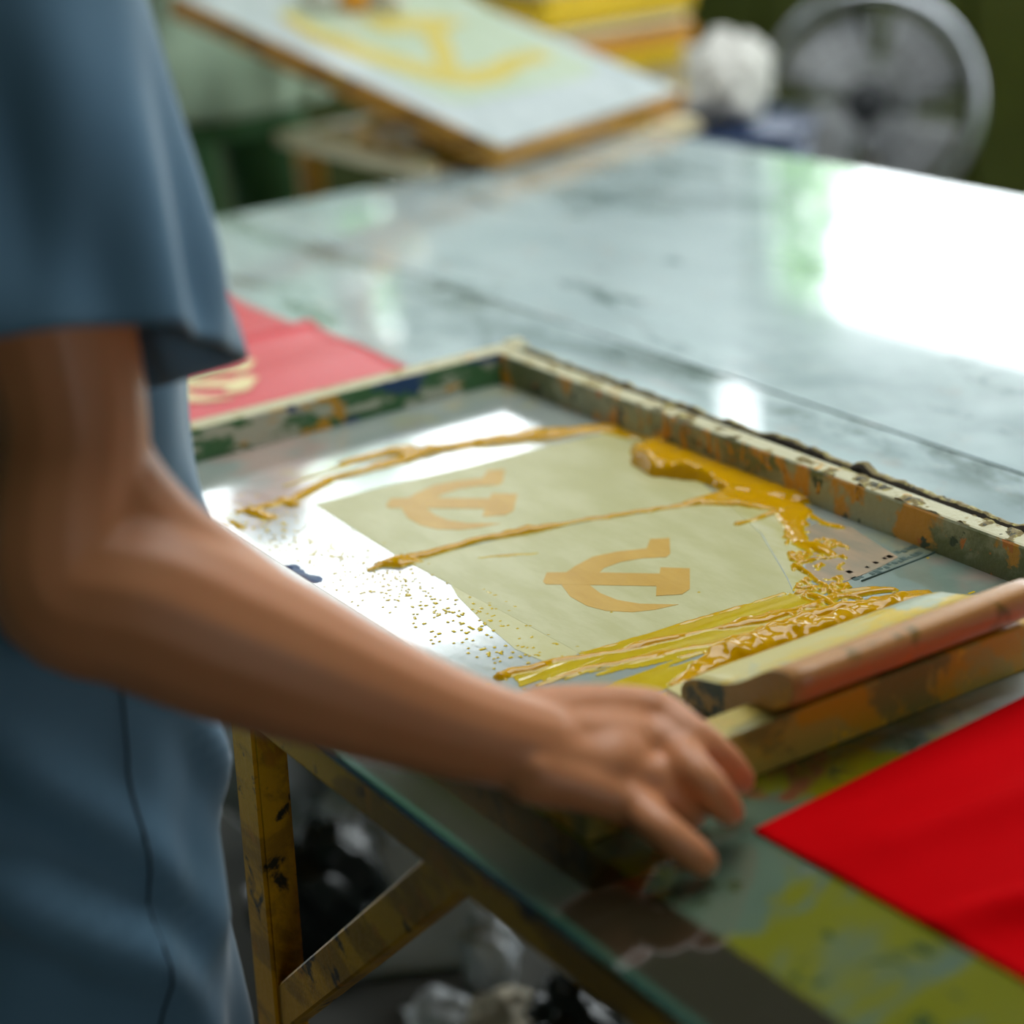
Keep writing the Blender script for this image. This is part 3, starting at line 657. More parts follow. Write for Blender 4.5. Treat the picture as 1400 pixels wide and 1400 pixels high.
def shoe(parent, c, face):
    f = Vv((face[0], face[1], 0)).normalized(); r = Vv((f.y, -f.x, 0)); c = Vv(c); bm = bmesh.new()
    rot = Matrix((r, f, Vv((0, 0, 1)))).transposed()
    for off, rr in (((0, .06, .035), (.045, .13, .035)), ((0, -.03, .05), (.04, .06, .05)), ((0, .12, .028), (.046, .07, .028))):
        bmesh.ops.create_icosphere(bm, subdivisions=3, radius=1, matrix=Matrix.Translation(c+r*off[0]+f*off[1]+Vv((0, 0, off[2]))) @ rot.to_4x4() @ Matrix.Diagonal((*rr, 1)))
    return bm_obj('shoe', bm, 'shoe', parent, True)
def hair(parent, c, rot, s=1.0):
    bm = bmesh.new(); bmesh.ops.create_icosphere(bm, subdivisions=4, radius=1)
    for v in list(bm.verts):
        if v.co.z < -.05 - .5*min(0, v.co.y+.2) - (.35 if v.co.y < -.1 else -.25): bm.verts.remove(v)
    for v in bm.verts:
        q_ = 1+.03*math.sin(v.co.x*40+v.co.y*13)*math.sin(v.co.z*30); v.co = Vv((v.co.x*.079*q_, (v.co.y*.097-.004)*q_, v.co.z*.113*q_))*s
    bm.transform(Matrix.Translation(tuple(c)) @ rot.to_4x4()); return bm_obj('hair', bm, 'hair', parent, True)
def smooth01(a, b, x): t_ = min(1, max(0, (x-a)/(b-a))); return t_*t_*(3-2*t_)

# --- the worker at the table
W = tag(empty('person', (-1.27, .33, 0)), 'person in a blue-grey short-sleeved shirt at the table, hand on the screen', 'person')
PX = lambda x, y, d_, r: (*at(x, y, d_), r)
SHR = np.array((-1.125, .372, 1.335)); SHL = np.array((-1.45, .372, 1.335))
elbow = at(78, 812, 1.125)
arm = [(*(SHR-[.01, 0, .015]), .048), (*(SHR*.6+elbow*.4+[0, .0, 0]), .050), PX(96, 560, 1.13, .043), PX(88, 700, 1.125, .044), PX(98, 800, 1.125, .046), PX(190, 822, 1.130, .050), PX(300, 868, 1.14, .0485), PX(400, 908, 1.15, .0440), PX(500, 948, 1.163, .0378), PX(600, 984, 1.178, .0325), PX(680, 1008, 1.19, .0295), PX(740, 1022, 1.20, .0280)]
fore = [PX(105, 560, 1.14, .034), PX(130, 650, 1.14, .036), PX(200, 735, 1.14, .034), PX(290, 800, 1.15, .032), PX(400, 880, 1.16, .030)]
hand = []
wr = PX(740, 1022, 1.20, .026)
mI, mM, mR, mP = PX(893, 974, 1.236, .0145), PX(908, 1018, 1.222, .0145), PX(893, 1066, 1.205, .0140), PX(862, 1100, 1.192, .0135)
hand.append(([PX(735, 985, 1.21, .021), PX(815, 972, 1.226, .0165), mI, PX(940, 1000, 1.222, .0118), PX(968, 1020, 1.220, .0112), PX(997, 1046, 1.228, .0104), PX(1014, 1066, 1.240, .0090)], 4))
hand.append(([PX(738, 1010, 1.20, .021), PX(825, 1008, 1.212, .0165), mM, PX(945, 1050, 1.198, .0122), PX(968, 1074, 1.192, .0116), PX(987, 1097, 1.202, .0108), PX(997, 1111, 1.212, .0094)], 4))
hand.append(([PX(735, 1035, 1.19, .021), PX(815, 1045, 1.198, .0165), mR, PX(918, 1088, 1.200, .0112), PX(938, 1104, 1.212, .0104), PX(946, 1112, 1.226, .0096), PX(946, 1114, 1.238, .0086)], 4))
hand.append(([PX(728, 1055, 1.185, .020), PX(800, 1076, 1.188, .0155), mP, PX(898, 1128, 1.176, .0118), PX(922, 1147, 1.172, .0112), PX(947, 1166, 1.174, .0104), PX(962, 1179, 1.178, .0092)], 4))
hand.append(([PX(750, 985, 1.225, .018), PX(810, 968, 1.250, .0150), PX(860, 985, 1.272, .0125), PX(900, 1010, 1.282, .0105)], 4))
tend = [([PX(790, 985, 1.198, .003), PX(840, 975, 1.213, .0032), PX(890, 968, 1.227, .003)], 3), ([PX(790, 1010, 1.19, .003), PX(850, 1005, 1.200, .0032), PX(903, 1010, 1.213, .003)], 3), ([PX(780, 1030, 1.182, .003), PX(840, 1040, 1.189, .003), PX(890, 1060, 1.197, .003)], 3)]
e_head, hrot, hpt = head_parts((-1.285, .455, 1.56), (.25, 1))
EL = np.array((-1.63, .33, 1.08)); WL = np.array((-1.735, .50, .885))
chains = [(arm, 6), (fore, 5), *hand, *tend,
          ([(*(SHL-[-.01, 0, .015]), .048), (*(SHL*.5+EL*.5), .046), (*EL, .042), (*(EL*.5+WL*.5), .040), (*WL, .027)], 5), *relaxed_hand(WL, (-.05, .97, -.15), (.99, .05, 0), (0, -.15, -.98), .55),
          ([(-1.287, .33, .92, .098), (-1.287, .34, 1.05, .095), (-1.287, .355, 1.2, .098), (-1.287, .37, 1.29, .10), (-1.287, .385, 1.38, .06), (-1.287, .425, 1.48, .052)], 5),
          ([(*(SHR-[.02, 0, .015]), .046), (-1.287, .365, 1.33, .058), (*(SHL-[-.02, 0, .015]), .046)], 5)]
for s_ in (-1, 1):
    hx = -1.283+s_*.08
    chains.append(([(hx, .33, .90, .080), (hx+s_*.01, .335, .70, .072), (hx+s_*.015, .34, .47, .052), (hx+s_*.02, .30, .28, .046), (hx+s_*.02, .29, .08, .034)], 5))
ells = list(e_head)
for q_, rr in ((mI, .0125), (mM, .0130), (mR, .0125), (mP, .0115)):   # knuckles
    p = np.array(q_[:3])+np.array([.001, -.001, .0045]); ells.append((p, (rr, rr, rr*.9), ID))
p = np.array(PX(735, 1050, 1.172, 0)[:3]); ells.append((p, (.008, .008, .008), ID))   # wrist bone
ells.append((np.array(PX(812, 1030, 1.213, 0)[:3]), (.034, .036, .022), ID))   # palm
body = blobs_to_body('body', chains, ells, 'skin', W, .0028, 6, .5)
hair(W, (-1.285, .455, 1.565), hrot)
# shirt: torso tube with diagonal folds
def torso_ring(c, rx, ry, z, n=96, fold=None):
    out = []
    for k_ in range(n):
        th = 2*math.pi*k_/n; ex = 2.3
        cx_ = math.copysign(abs(math.cos(th))**(2/ex), math.cos(th)); sy_ = math.copysign(abs(math.sin(th))**(2/ex), math.sin(th))
        f_ = fold(th, z) if fold else 0
        out.append((c[0]+(rx+f_)*cx_, c[1]+(ry+f_)*sy_, z))
    return out
FOLDS = [(-1.05, .90, .35, .70, .020, .13), (-.75, .98, .55, .72, .016, .12), (-1.3, .78, .2, .60, .016, .14), (.35, .92, 1.1, .76, .014, .12), (-.2, .80, .5, .64, .013, .13), (.75, 1.00, 1.4, .86, .010, .12), (-1.6, .95, -.6, .62, .014, .16)]
def fold1(th, z):
    # th 0 = worker's right (+X), pi/2 = front; folds run diagonally down towards the front
    th = (th+math.pi) % (2*math.pi)-math.pi
    f_ = .0035*math.sin(7*th+20*z+1.3)*smooth01(1.25, .95, z)+.0025*math.sin(11*th-16*z+.4+1.5*math.sin(5*z))
    for t0, z0, t1, z1, amp, wd in FOLDS:
        dz = z1-z0; dt = t1-t0; L2 = dt*dt*.0225+dz*dz; k_ = ((th-t0)*dt*.0225+(z-z0)*dz)/L2; kc = min(1, max(0, k_))
        dd = math.hypot((th-t0-kc*dt)*.15, z-z0-kc*dz)/(wd*.15); f_ += amp*math.exp(-dd*dd)*math.sin(math.pi*min(1, max(0, .12+.76*kc)))*1.15
    f_ *= 1-smooth01(1.28, 1.38, z)
    return f_+.004*(fbm(np.array(th*3.+20), np.array(z*9.), 3)-.5)*2-.006
TC = lambda z: (-1.278, np.interp(z, [.6, .8, 1.0, 1.2, 1.35, 1.42], [.322, .332, .345, .355, .37, .385]))
RX = lambda z: np.interp(z, [.58, .7, .85, 1.0, 1.15, 1.28, 1.35, 1.385, 1.41, 1.43], [.205, .195, .182, .172, .172, .178, .172, .145, .105, .066])
RY = lambda z: np.interp(z, [.58, .7, .85, 1.0, 1.15, 1.28, 1.35, 1.385, 1.41, 1.43], [.138, .134, .134, .142, .144, .130, .112, .092, .076, .062])
zs = np.concatenate([np.arange(.60, 1.33, .012), [1.335, 1.35, 1.365, 1.38, 1.395, 1.41, 1.42, 1.43]])
shirt = loft([torso_ring(TC(z), RX(z), RY(z), z, 120, fold1) for z in zs], 'shirt', 'shirt', W)
def sleeve(name, top, bot, r0, r1, tilt, seed, n=64):
    top, bot = np.array(top), np.array(bot); ax = bot-top; L_ = np.linalg.norm(ax); ax /= L_
    a = np.cross(ax, [0, 1, 0]); a /= np.linalg.norm(a); b = np.cross(ax, a); rings = []; m_ = 44
    inward = np.array([-1.28-top[0], 0, 0]); inward /= np.linalg.norm(inward)
    for i in range(-10, m_+1):
        t_ = max(0, i/m_); cap = min(0, i)/10.0          # cap < 0: rounded shoulder head running into the torso
        rad = (r0+(r1-r0)*t_**.85)*math.sqrt(max(.02, 1-cap*cap)); ring = []
        for k_ in range(n):
            th = 2*math.pi*k_/n; d_ = a*math.cos(th)+b*math.sin(th)
            f_ = (.0105*math.sin(5*th+seed+2.2*t_)+.0060*math.sin(9*th-4*t_+seed*2)+.005*math.sin(3*th+6*t_))*t_*(.25+.75*t_)**.5*smooth01(1.02, .6, t_*.75)
            p = top+ax*L_*t_+d_*(rad+f_)+(-ax*.045+inward*.035)*(-cap)
            p = p+ax*(d_@np.array(tilt))*t_*rad
            ring.append(p)
        rings.append(ring)
    o = loft(rings, name, 'shirt', W, None, .003)
    hem = [np.array(p) for p in rings[-2]]; tube('hem_stitch', hem, .0016, 'shirt', o, 6, True)
    return o
sl_top = SHR+np.array([-.004, .002, .0]); sl_bot = at(126, 496, 1.135)
sleeve('sleeve', sl_top, sl_bot, .068, .076, (-.17, .19, 0), .8)
sleeve('sleeve', SHL+np.array([.004, .002, .0]), SHL*.45+EL*.55+np.array([0, 0, -.02]), .066, .078, (0, 0, 0), 2.1)
# seam down the worker's side
sm = []
for z in np.arange(.61, 1.10, .012):
    th = .16+.10*(z-.8); r_ = torso_ring(TC(z), RX(z), RY(z), z, 720, None)[int(th/(2*math.pi)*720) % 720]; f_ = fold1(th, z)+.0022; c_ = TC(z)
    sm.append((r_[0]+f_, r_[1]+f_*math.sin(th), z))
tube('side_seam', sm, .0011, 'seam', shirt, 6)
# collar
tube('collar', torso_ring((-1.278, .385), .064, .062, 1.432, 40), .010, 'shirt', shirt, 8, True)
# trousers and shoes
def trousers(parent, cx, cy, mat, face=1, hip=.92):
    o = None
    n = 40; vs_ = []; fs = []
    for s_ in (-1, 1):
        rings = []
        for z in np.linspace(hip, .05, 30):
            t_ = (hip-z)/hip; x = cx+s_*(.082+.03*t_); rx = np.interp(t_, [0, .1, .4, 1], [.070, .080, .076, .066]); ry = np.interp(t_, [0, .1, .4, 1], [.085, .095, .088, .072])
            rings.append([(x+rx*math.cos(2*math.pi*k_/n)*(1+.03*math.sin(9*z+k_)), cy-.01*t_*face+ry*math.sin(2*math.pi*k_/n), z) for k_ in range(n)])
        b0 = len(vs_); vs_ += [p for r_ in rings for p in r_]
        for i in range(29):
            for k_ in range(n): fs.append((b0+i*n+k_, b0+i*n+(k_+1) % n, b0+(i+1)*n+(k_+1) % n, b0+(i+1)*n+k_))
    b0 = len(vs_)
    for i, (z, rx, ry) in enumerate(((hip, .165, .105), (hip-.06, .178, .112), (hip-.13, .18, .108), (hip-.18, .15, .09))):
        vs_ += [(cx+rx*math.cos(2*math.pi*k_/n), cy+ry*math.sin(2*math.pi*k_/n), z) for k_ in range(n)]
        if i:
            for k_ in range(n): fs.append((b0+(i-1)*n+k_, b0+(i-1)*n+(k_+1) % n, b0+i*n+(k_+1) % n, b0+i*n+k_))
    ob = pyd('trousers', vs_, fs, mat, parent, True); return ob
trousers(W, -1.280, .322, 'trouser', 1, .80)
for s_ in (-1, 1): shoe(W, (-1.287+s_*.108, .285, 0), (0, 1))

# --- second worker in green beyond the far end of the table
GX, GY = -3.64, 1.57
Gp = tag(empty('person', (GX, GY, 0)), 'person in sage shirt and dark green trousers beyond the tilted screen', 'person')
e_head, hrot2, _ = head_parts((GX+.02, GY, 1.56), (1, .2))
ch2 = [([(GX, GY, .92, .11), (GX, GY, 1.05, .10), (GX, GY, 1.2, .115), (GX, GY, 1.30, .10), (GX, GY, 1.39, .058), (GX+.01, GY, 1.48, .052)], 5), ([(GX, GY-.16, 1.335, .054), (GX, GY, 1.35, .07), (GX, GY+.16, 1.335, .054)], 5)]
for s_ in (-1, 1):
    sh = (GX, GY+s_*.165, 1.33); el = (GX+.02, GY+s_*.24, 1.10); wr_ = (GX+.20, GY+s_*.15, 1.22)
    ch2.append(([(*sh, .054), ((sh[0]+el[0])/2, (sh[1]+el[1])/2, (sh[2]+el[2])/2, .045), (*el, .040), ((el[0]+wr_[0])/2, (el[1]+wr_[1])/2, (el[2]+wr_[2])/2, .037), (*wr_, .026)], 5))
    ch2 += relaxed_hand(wr_, (.97, -s_*.15, .15), (0, -s_*.9, .4), (.1, 0, -.98), .4)
    ch2.append(([(GX, GY+s_*.085, .9, .085), (GX, GY+s_*.095, .7, .07), (GX+.01, GY+s_*.1, .47, .05), (GX-.01, GY+s_*.1, .08, .034)], 5))
blobs_to_body('body', ch2, list(e_head), 'skin', Gp, .006, 4, .5)
hair(Gp, (GX+.02, GY, 1.565), hrot2)
def fold2(th, z): return .008*math.sin(6*th+14*z)+.008*math.sin(4*th-9*z+1)+.006*math.sin(13*th+5*z)
rr = []
for z in np.concatenate([np.arange(.82, 1.33, .02), [1.34, 1.36, 1.38, 1.40]]):
    rr.append([(GX+(p[1]), GY+p[0], z) for p in torso_ring((0, 0), np.interp(z, [.80, 1.0, 1.2, 1.3, 1.35, 1.4], [.215, .19, .19, .19, .15, .07]), np.interp(z, [.80, 1.0, 1.2, 1.3, 1.35, 1.4], [.155, .135, .13, .12, .10, .06]), z, 90, fold2)])
loft(rr, 'shirt', 'green_shirt', Gp)
for s_ in (-1, 1):
    rings = []
    for i in range(12):
        t_ = i/11; c_ = np.array((GX, GY+s_*.16, 1.36))*(1-t_)+np.array((GX-.03, GY+s_*.215, 1.10))*t_; r_ = .062+.012*t_
        rings.append([(c_[0]+r_*math.cos(2*math.pi*k_/32), c_[1]+s_*.0+r_*math.sin(2*math.pi*k_/32), c_[2]) for k_ in range(32)])
    loft(rings, 'sleeve', 'green_shirt', Gp)
tr = trousers(Gp, 0, 0, 'green_trouser', 1, .95)
for v in tr.data.vertices:
    x, y, z = v.co; v.co = (GX+y, GY+x*1.05, z)
tr.parent = None; tr.matrix_parent_inverse = Matrix.Identity(4); tr.parent = Gp; tr.matrix_parent_inverse = Gp.matrix_world.inverted()
for s_ in (-1, 1): shoe(Gp, (GX-.02, GY+s_*.11, 0), (1, 0))

# ------------------------------------------------------------------ tilted second screen at the far end
A = atz(685, 203, .843); B = atz(935, 125, .843); u = B-A; LU = np.linalg.norm(u); u /= LU
n_ = np.array([-u[1], u[0], 0]); n_ = n_ if n_[0] < 0 else -n_
TH = math.radians(18); vdir = n_*math.cos(TH)+np.array([0, 0, math.sin(TH)]); LV = .73; wn = np.cross(vdir, u); wn = wn if wn[2] > 0 else -wn
LATER = []
tilt = tag(empty('silk_screen', tuple(A)), 'white silk screen with yellow emblem propped at a tilt on the far table end', 'silk screen')
def obox(name, a0, a1, b0, b1, c0, c1, mat):
    bm = bmesh.new(); v = [bm.verts.new(tuple(A+u*a+vdir*b+wn*c)) for c in (c0, c1) for a, b in ((a0, b0), (a1, b0), (a1, b1), (a0, b1))]
    for f in ((3, 2, 1, 0), (4, 5, 6, 7), (0, 1, 5, 4), (1, 2, 6, 5), (2, 3, 7, 6), (3, 0, 4, 7)): bm.faces.new([v[i] for i in f])
    bmesh.ops.recalc_face_normals(bm, faces=bm.faces); bmesh.ops.bevel(bm, geom=list(bm.edges), offset=.002, segments=1, affect='EDGES')
    return bm_obj(name, bm, mat, tilt)
obox('end_bar', 0, LU, 0, .03, -.038, .0, 'orange_wood'); obox('end_bar', 0, LU, LV-.03, LV, -.038, 0, 'orange_wood')
obox('side_bar', 0, .03, .03, LV-.03, -.038, 0, 'orange_wood'); obox('side_bar', LU-.03, LU, .03, LV-.03, -.038, 0, 'orange_wood')
obox('screen_mesh', .004, LU-.004, .004, LV-.004, .0004, .0014, 'screen_film')
def on_tilt(pts, c):
    out = []
    for x, y in pts:
        d_ = ray(x, y); o_ = A+wn*c; t_ = ((o_-CAM)@wn)/(d_@wn); out.append(CAM+d_*t_)
    return out
def tilt_patch(name, px, mat, c=.0022):
    pts = on_tilt(px, c); bm = bmesh.new(); lo = [bm.verts.new(tuple(p-wn*.0006)) for p in pts]; hi = [bm.verts.new(tuple(p)) for p in pts]; n = len(pts)
    bm.faces.new(lo); bm.faces.new(hi)
    for k_ in range(n): bm.faces.new((lo[k_], lo[(k_+1) % n], hi[(k_+1) % n], hi[k_]))
    bmesh.ops.recalc_face_normals(bm, faces=bm.faces); return bm_obj(name, bm, mat, tilt)
tilt_patch('stencil_area', [(372, 12), (470, -20), (600, -30), (700, 30), (820, 92), (790, 108), (640, 140), (610, 138), (480, 78)], film('pale_green_stencil', srgb(178, 190, 160), srgb(188, 198, 176), .3), .0020)
# large emblem: sickle arc, handle and hammer
tilt_patch('emblem', [(380, 22), (420, 50), (470, 72), (530, 92), (600, 112), (650, 118), (690, 110), (715, 92), (760, 78), (735, 68), (690, 76), (665, 90), (625, 96), (570, 84), (500, 62), (440, 40), (400, 18)], 'film_emblem', .0026)
tilt_patch('emblem', [(572, 34), (600, 30), (618, 60), (634, 118), (606, 112), (590, 70)], 'film_emblem', .0030)
tilt_patch('emblem', [(490, 20), (600, 22), (640, 30), (600, 44), (520, 42)], 'film_emblem', .0028)
for px_, r_, mt_, nm_, lb_, ct_, sd_ in ((440, .034, 'white_cloth', 'paper_or_glint_ball', 'left white glint lump on the tilted screen', 'paper', 21.), (484, .028, 'orange_sheet', 'orange_rag', 'small orange rag between two white glint lumps on the tilted screen', 'rag', 22.), (530, .034, 'white_cloth', 'paper_or_glint_ball', 'right white glint lump on the tilted screen', 'paper', 23.)):  # bright highlights on the screen, modelled as white lumps
    LATER.append((on_tilt([(px_, 15)], .0)[0]+np.array([0, 0, r_*.85]), r_, mt_, nm_, lb_, ct_, sd_))
# prop blocks so the tilted screen stands on the table
tag(box('wooden_prop', tuple(A+vdir*.56+u*.36-[.025, .025, .0]-[0, 0, A[2]+vdir[2]*.56-.8185]), tuple(A+vdir*.56+u*.36+[.025, .025, -.050]), 'orange_wood', None, .003), 'small block propping up the tilted screen', 'wood block')
# side stand beyond the table end, with a flat screen lying on it
std = tag(empty('side_stand', (-3.1, 1.75, 0)), 'small wooden side stand at the far end of the printing table', 'stand')
box('top', (-3.40, 1.575, .778), (-2.82, 2.10, .80), 'cream_sheet', std, .002)
for sx in (-3.36, -2.88):
    for sy in (1.59, 2.04): box('leg', (sx, sy, 0), (sx+.04, sy+.04, .778), 'table_wood', std, .002)
low = tag(empty('silk_screen', (-3.05, 1.75, ZT)), 'ink-stained silk screen lying flat beneath the tilted screen', 'silk screen')
LA = np.array((-2.835, 2.005, .8)); lu = np.array((0, -1., 0)); lv = np.array((-1., 0, 0)); LL = .42; LW = .42
def lbox(name, a0, a1, b0, b1, z0, z1, mat):
    bm = bmesh.new(); v = [bm.verts.new(tuple(np.array([LA[0], LA[1], 0])+lu*a+lv*b+np.array([0, 0, z]))) for z in (z0, z1) for a, b in ((a0, b0), (a1, b0), (a1, b1), (a0, b1))]
    for f in ((3, 2, 1, 0), (4, 5, 6, 7), (0, 1, 5, 4), (1, 2, 6, 5), (2, 3, 7, 6), (3, 0, 4, 7)): bm.faces.new([v[i] for i in f])
    bmesh.ops.recalc_face_normals(bm, faces=bm.faces); return bm_obj(name, bm, mat, low)
lbox('bar', 0, LL, 0, .025, ZT, .818, 'bar_near'); lbox('bar', 0, LL, LW-.025, LW, ZT, .818, 'bar_near'); lbox('bar', 0, .025, .025, LW-.025, ZT, .818, 'bar_near'); lbox('bar', LL-.025, LL, .025, LW-.025, ZT, .818, 'bar_near')
lbox('screen_mesh', .025, LL-.025, .025, LW-.025, ZT+.002, ZT+.004, splotchy('yellow_stained_film', srgb(206, 214, 206), [(srgb(206, 160, 60), 9, .44, .52, ONE), (srgb(150, 120, 10), 14, .56, .62, ONE)], .3, .1))
# ochre cloth bundle beside it
def lump(name, c, r, mat, label, cat, seed, group=None, amp=.35, fr=3.0, sub=4):
    bm = bmesh.new(); bmesh.ops.create_icosphere(bm, subdivisions=sub, radius=1)
    for v in bm.verts:
        p = v.co.copy(); q_ = 1+amp*(fbm(np.array(p.x*fr+seed), np.array(p.y*fr+p.z*fr*.8+seed*2), 4)-.5)*2-amp*.5*abs(fbm(np.array(p.z*fr*1.7+seed), np.array(p.x*fr*1.3-p.y*fr), 3)-.5)*2
        v.co = Vv((c[0]+p.x*r[0]*q_, c[1]+p.y*r[1]*q_, max(c[2]-r[2]*.92, c[2]+p.z*r[2]*q_)))
    o = bm_obj(name, bm, mat, None, True); return tag(o, label, cat, group)
for c_, r_, mt_, nm_, lb_, ct_, sd_ in LATER: lump(nm_, c_, (r_, r_, r_), mt_, lb_, ct_, sd_, None, .3)
p = np.array((-2.95, 1.66, 0)); lump('cloth_bundle', (p[0]-.05, p[1]-.01, .804+.033), (.11, .11, .036), splotchy('tan_rag', srgb(226, 184, 110), [(srgb(240, 238, 226), 12, .5, .6, ONE), (srgb(176, 140, 30), 10, .58, .66, ONE)], .6, .2), 'flat tan rag heap lying under the tilted screen', 'cloth', 3.1)

# ------------------------------------------------------------------ fan behind the table
FD = 4.65; fc = at(1190, 142, FD); fr = .250
fan = tag(empty('standing_fan', (fc[0], fc[1], 0)), 'chrome-ringed standing fan with grey blades behind the table', 'fan')
fn = (CAM-fc); fn[2] += .10; fn = fn/np.linalg.norm(fn); ang = math.radians(-6); fn = np.array([fn[0]*math.cos(ang)-fn[1]*math.sin(ang), fn[0]*math.sin(ang)+fn[1]*math.cos(ang), fn[2]])
fa = np.cross([0, 0, 1.0], fn); fa /= np.linalg.norm(fa); fb = np.cross(fn, fa)
C3 = lambda a, b, c: fc+fa*a+fb*b+fn*c
circ = lambda r, c, n=48: [C3(r*math.cos(2*math.pi*k_/n), r*math.sin(2*math.pi*k_/n), c) for k_ in range(n)]
# rim band
rings = [circ(fr, -.045, 64), circ(fr+.004, -.02, 64), circ(fr+.004, .02, 64), circ(fr, .045, 64)]
vs_ = [p for r_ in rings for p in r_]; fs = [(i*64+k_, i*64+(k_+1) % 64, (i+1)*64+(k_+1) % 64, (i+1)*64+k_) for i in range(3) for k_ in range(64)]
o = pyd('rim_band', vs_, fs, 'chrome', fan, True); sm_ = o.modifiers.new('t', 'SOLIDIFY'); sm_.thickness = .006
tube('rim_ring', circ(fr-.008, .046, 64), .011, 'chrome', fan, 10, True)
for k_ in range(26):   # guard wires
    t_ = 2*math.pi*k_/26; cs, sn = math.cos(t_), math.sin(t_)
    tube('guard_wire', [C3(r_*cs, r_*sn, c) for r_, c in ((.045, .10), (.12, .097), (.185, .08), (fr-.008, .046))], .0011, 'chrome', fan, 5)
for r_, c in ((.10, .098), (.165, .088)): tube('guard_ring', circ(r_, c, 40), .0012, 'chrome', fan, 5, True)
bm = bmesh.new(); bmesh.ops.create_uvsphere(bm, u_segments=24, v_segments=12, radius=1)
rotF = Matrix((Vv(fa), Vv(fb), Vv(fn))).transposed().to_4x4()
bm.transform(Matrix.Translation(tuple(C3(0, 0, .10))) @ rotF @ Matrix.Diagonal((.048, .048, .016, 1))); bm_obj('hub_cap', bm, 'fan_dark', fan, True)
for k_ in range(4):   # blades
    t0 = 2*math.pi*k_/4+.5; vs_ = []; fs = []
    for i in range(9):
        r_ = .04+.17*i/8
        for j in range(7):
            sw = (j/6-.5)*(1.25-.15*i/8)+.25*(i/8); a_ = t0+sw; vs_.append(C3(r_*math.cos(a_), r_*math.sin(a_), .012*(i/8)*math.sin(sw*2)+.026*(j/6-.5)))
    for i in range(8):
        for j in range(6): fs.append((i*7+j, i*7+j+1, (i+1)*7+j+1, (i+1)*7+j))
    o = pyd('blade', vs_, fs, 'blade', fan, True); sm_ = o.modifiers.new('t', 'SOLIDIFY'); sm_.thickness = .002
bm = bmesh.new(); bmesh.ops.create_cone(bm, cap_ends=True, segments=28, radius1=.085, radius2=.055, depth=.12, matrix=Matrix.Translation(tuple(C3(0, 0, -.08))) @ rotF); bm_obj('motor', bm, 'fan_dark', fan, True)
for k_ in range(20):
    t_ = 2*math.pi*k_/20; tube('back_wire', [C3(r_*math.cos(t_), r_*math.sin(t_), c) for r_, c in ((.065, -.11), (.16, -.09), (fr-.004, -.045))], .0012, 'chrome', fan, 5)
pb_ = C3(0, 0, -.09); tube('pole', [(pb_[0], pb_[1], .02), (pb_[0], pb_[1], pb_[2])], .014, 'chrome', fan, 12)
bm = bmesh.new(); bmesh.ops.create_cone(bm, cap_ends=True, segments=32, radius1=.19, radius2=.16, depth=.03, matrix=Matrix.Translation((pb_[0], pb_[1], .015))); bm_obj('base', bm, 'fan_dark', fan, True)

# ------------------------------------------------------------------ things behind the table
def floor_xy(px, py, dep): return at(px, py, dep)
# stack of yellow sheets on a crate
p = at(768, 50, 5.0); zc = p[2]
crate = tag(empty('wooden_crate', (p[0], p[1], 0)), 'low wooden crate under the stack of yellow sheets', 'crate')
for k_ in range(4): box('slat', (p[0]-.30, p[1]-.26, .05+.11*k_), (p[0]-.275+.55, p[1]-.24, .05+.11*k_+.09), 'orange_wood', crate, .002)
for k_ in range(4): box('slat', (p[0]+.255, p[1]-.24, .05+.11*k_), (p[0]+.275, p[1]+.24, .05+.11*k_+.09), 'orange_wood', crate, .002)
for sx in (-.29, .24):
    for sy in (-.235, .22): box('post', (p[0]+sx, p[1]+sy, 0), (p[0]+sx+.03, p[1]+sy+.03, .48), 'orange_wood', crate)
box('lid', (p[0]-.31, p[1]-.265, .48), (p[0]+.285, p[1]+.255, .50), 'orange_wood', crate, .002)
lab = ['bottom', 'second', 'third', 'fourth', 'fifth', 'sixth', 'seventh', 'eighth', 'ninth', 'topmost']
matn = ['yellow_sheet', 'orange_sheet', 'yellow_sheet', 'cream_sheet', 'yellow_sheet', 'orange_sheet', 'cream_sheet', 'yellow_sheet', 'yellow_sheet', 'cream_sheet']
z = .50
for k_ in range(10):
    h_ = random.uniform(.03, .055); dx, dy = random.uniform(-.02, .02), random.uniform(-.02, .02)
    colr = matn[k_].split('_')[0]
    tag(box('folded_cloth', (p[0]-.26+dx, p[1]-.22+dy, z+.0005), (p[0]+.25+dx, p[1]+.21+dy, z+h_), matn[k_], None, .010), '%s folded bundle, %s in the tall stack on the crate' % (colr, lab[k_]), 'cloth', 'folded bundles on the crate'); z += h_
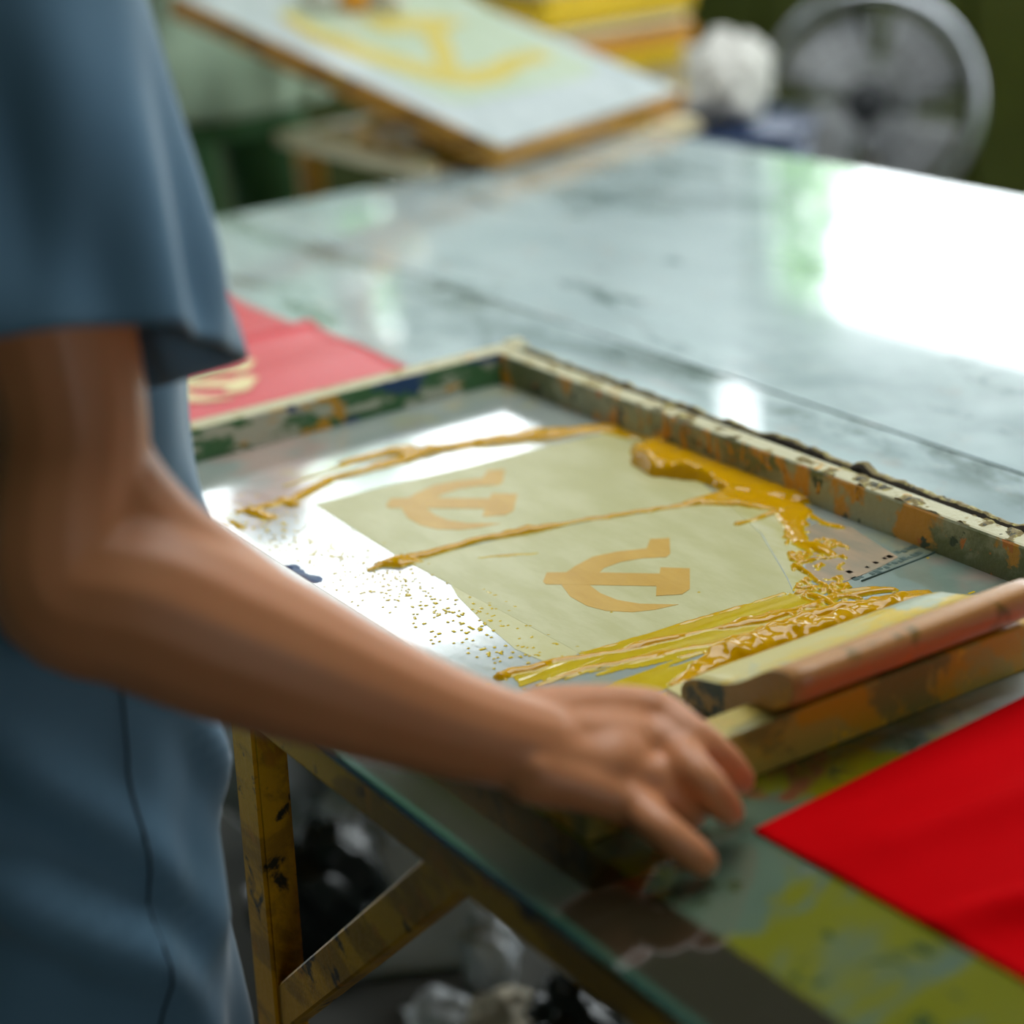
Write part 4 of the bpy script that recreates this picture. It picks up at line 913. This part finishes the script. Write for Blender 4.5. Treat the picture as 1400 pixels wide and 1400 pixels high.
# dark blue bin with white rags
p = at(972, 165, 4.15); bx0, by0 = p[0], p[1]+.02
bin_ = tag(empty('plastic_bin', (bx0, by0, 0)), 'dark blue plastic bin behind the table beside the fan', 'bin')
bm = bmesh.new(); bmesh.ops.create_cone(bm, cap_ends=True, segments=36, radius1=.15, radius2=.185, depth=.66, matrix=Matrix.Translation((bx0, by0, .33))); bm_obj('body', bm, 'blue_plastic', bin_, True)
tube('rim', [(bx0+.187*math.cos(2*math.pi*k_/40), by0+.187*math.sin(2*math.pi*k_/40), .66) for k_ in range(40)], .010, 'blue_plastic', bin_, 8, True)
lump('white_rag', (bx0-.0, by0+.03, .75), (.095, .095, .095), 'white_cloth', 'crumpled white rag heaped on the blue bin', 'rag', 5.5, None, .45, 2.4)
p2 = at(938, 75, 3.7); lump('paper_or_glint_ball', (bx0-.10, by0-.12, .71), (.035, .035, .04), 'white_cloth', 'small white paper ball at the edge of the blue bin', 'paper', 8.5)
# dark olive boards standing against the back wall
for k_ in range(7):
    x = -5.7+.42*k_; hgt = .78+.16*((k_*37) % 5)/5
    o = box('storage_board', (x, YW-.10-.015*(k_ % 3), 0), (x+.36, YW-.065-.015*(k_ % 3), hgt), 'door', None, .004)
    tag(o, 'dark olive board leaning at the back wall, number %s from the corner' % ['one', 'two', 'three', 'four', 'five', 'six', 'seven'][k_], 'board', 'olive boards at the back wall')

# ------------------------------------------------------------------ clutter on the floor under the table
def clutter(px, py, z, r, mat, name, label, cat, seed, amp=.5, fr=3.4):
    p = atz(px, py, z); lump(name, (p[0], p[1], r[2]*.93), r, mat, label, cat, seed, None, amp, fr)
clutter(412, 1070, .08, (.15, .15, .26), 'plastic_bag', 'plastic_bag', 'tall crumpled pale plastic bag standing under the table behind the leg', 'bag', 1.2)
clutter(535, 1150, .07, (.085, .085, .12), 'plastic_bag', 'plastic_bag', 'pale plastic bag under the table just above the brace', 'bag', 3.7)
clutter(440, 1225, .10, (.075, .085, .105), 'dark_bag', 'plastic_bag', 'black plastic bag under the table between leg and brace', 'bag', 2.2)
clutter(690, 1400, .05, (.048, .048, .046), 'rock', 'paper_or_glint_ball', 'cream crumpled paper ball lying lowest under the table', 'paper', 4.4)
clutter(600, 1400, .03, (.038, .038, .036), 'plastic_bag', 'plastic_bag', 'small pale plastic bag left of the cream paper ball', 'bag', 6.1)
clutter(790, 1390, .1, (.055, .055, .08), 'dark_bag', 'plastic_bag', 'black plastic bag right of the cream paper ball', 'bag', 7.7)
clutter(668, 1300, .05, (.035, .035, .055), 'plastic_bag', 'plastic_bag', 'tiny pale plastic bag under the table rail', 'bag', 9.3)
o = box('leaning_board', (-.10, -.008, 0), (.10, .008, .20), 'board_pale', None, .002)
bc = atz(590, 1330, 0.0); o.location = (bc[0], bc[1], 0.004); o.rotation_euler = (math.radians(-52), 0, math.radians(62)); tag(o, 'pale grey board lying aslant under the table below the brace', 'board')
bpy.context.view_layer.update()
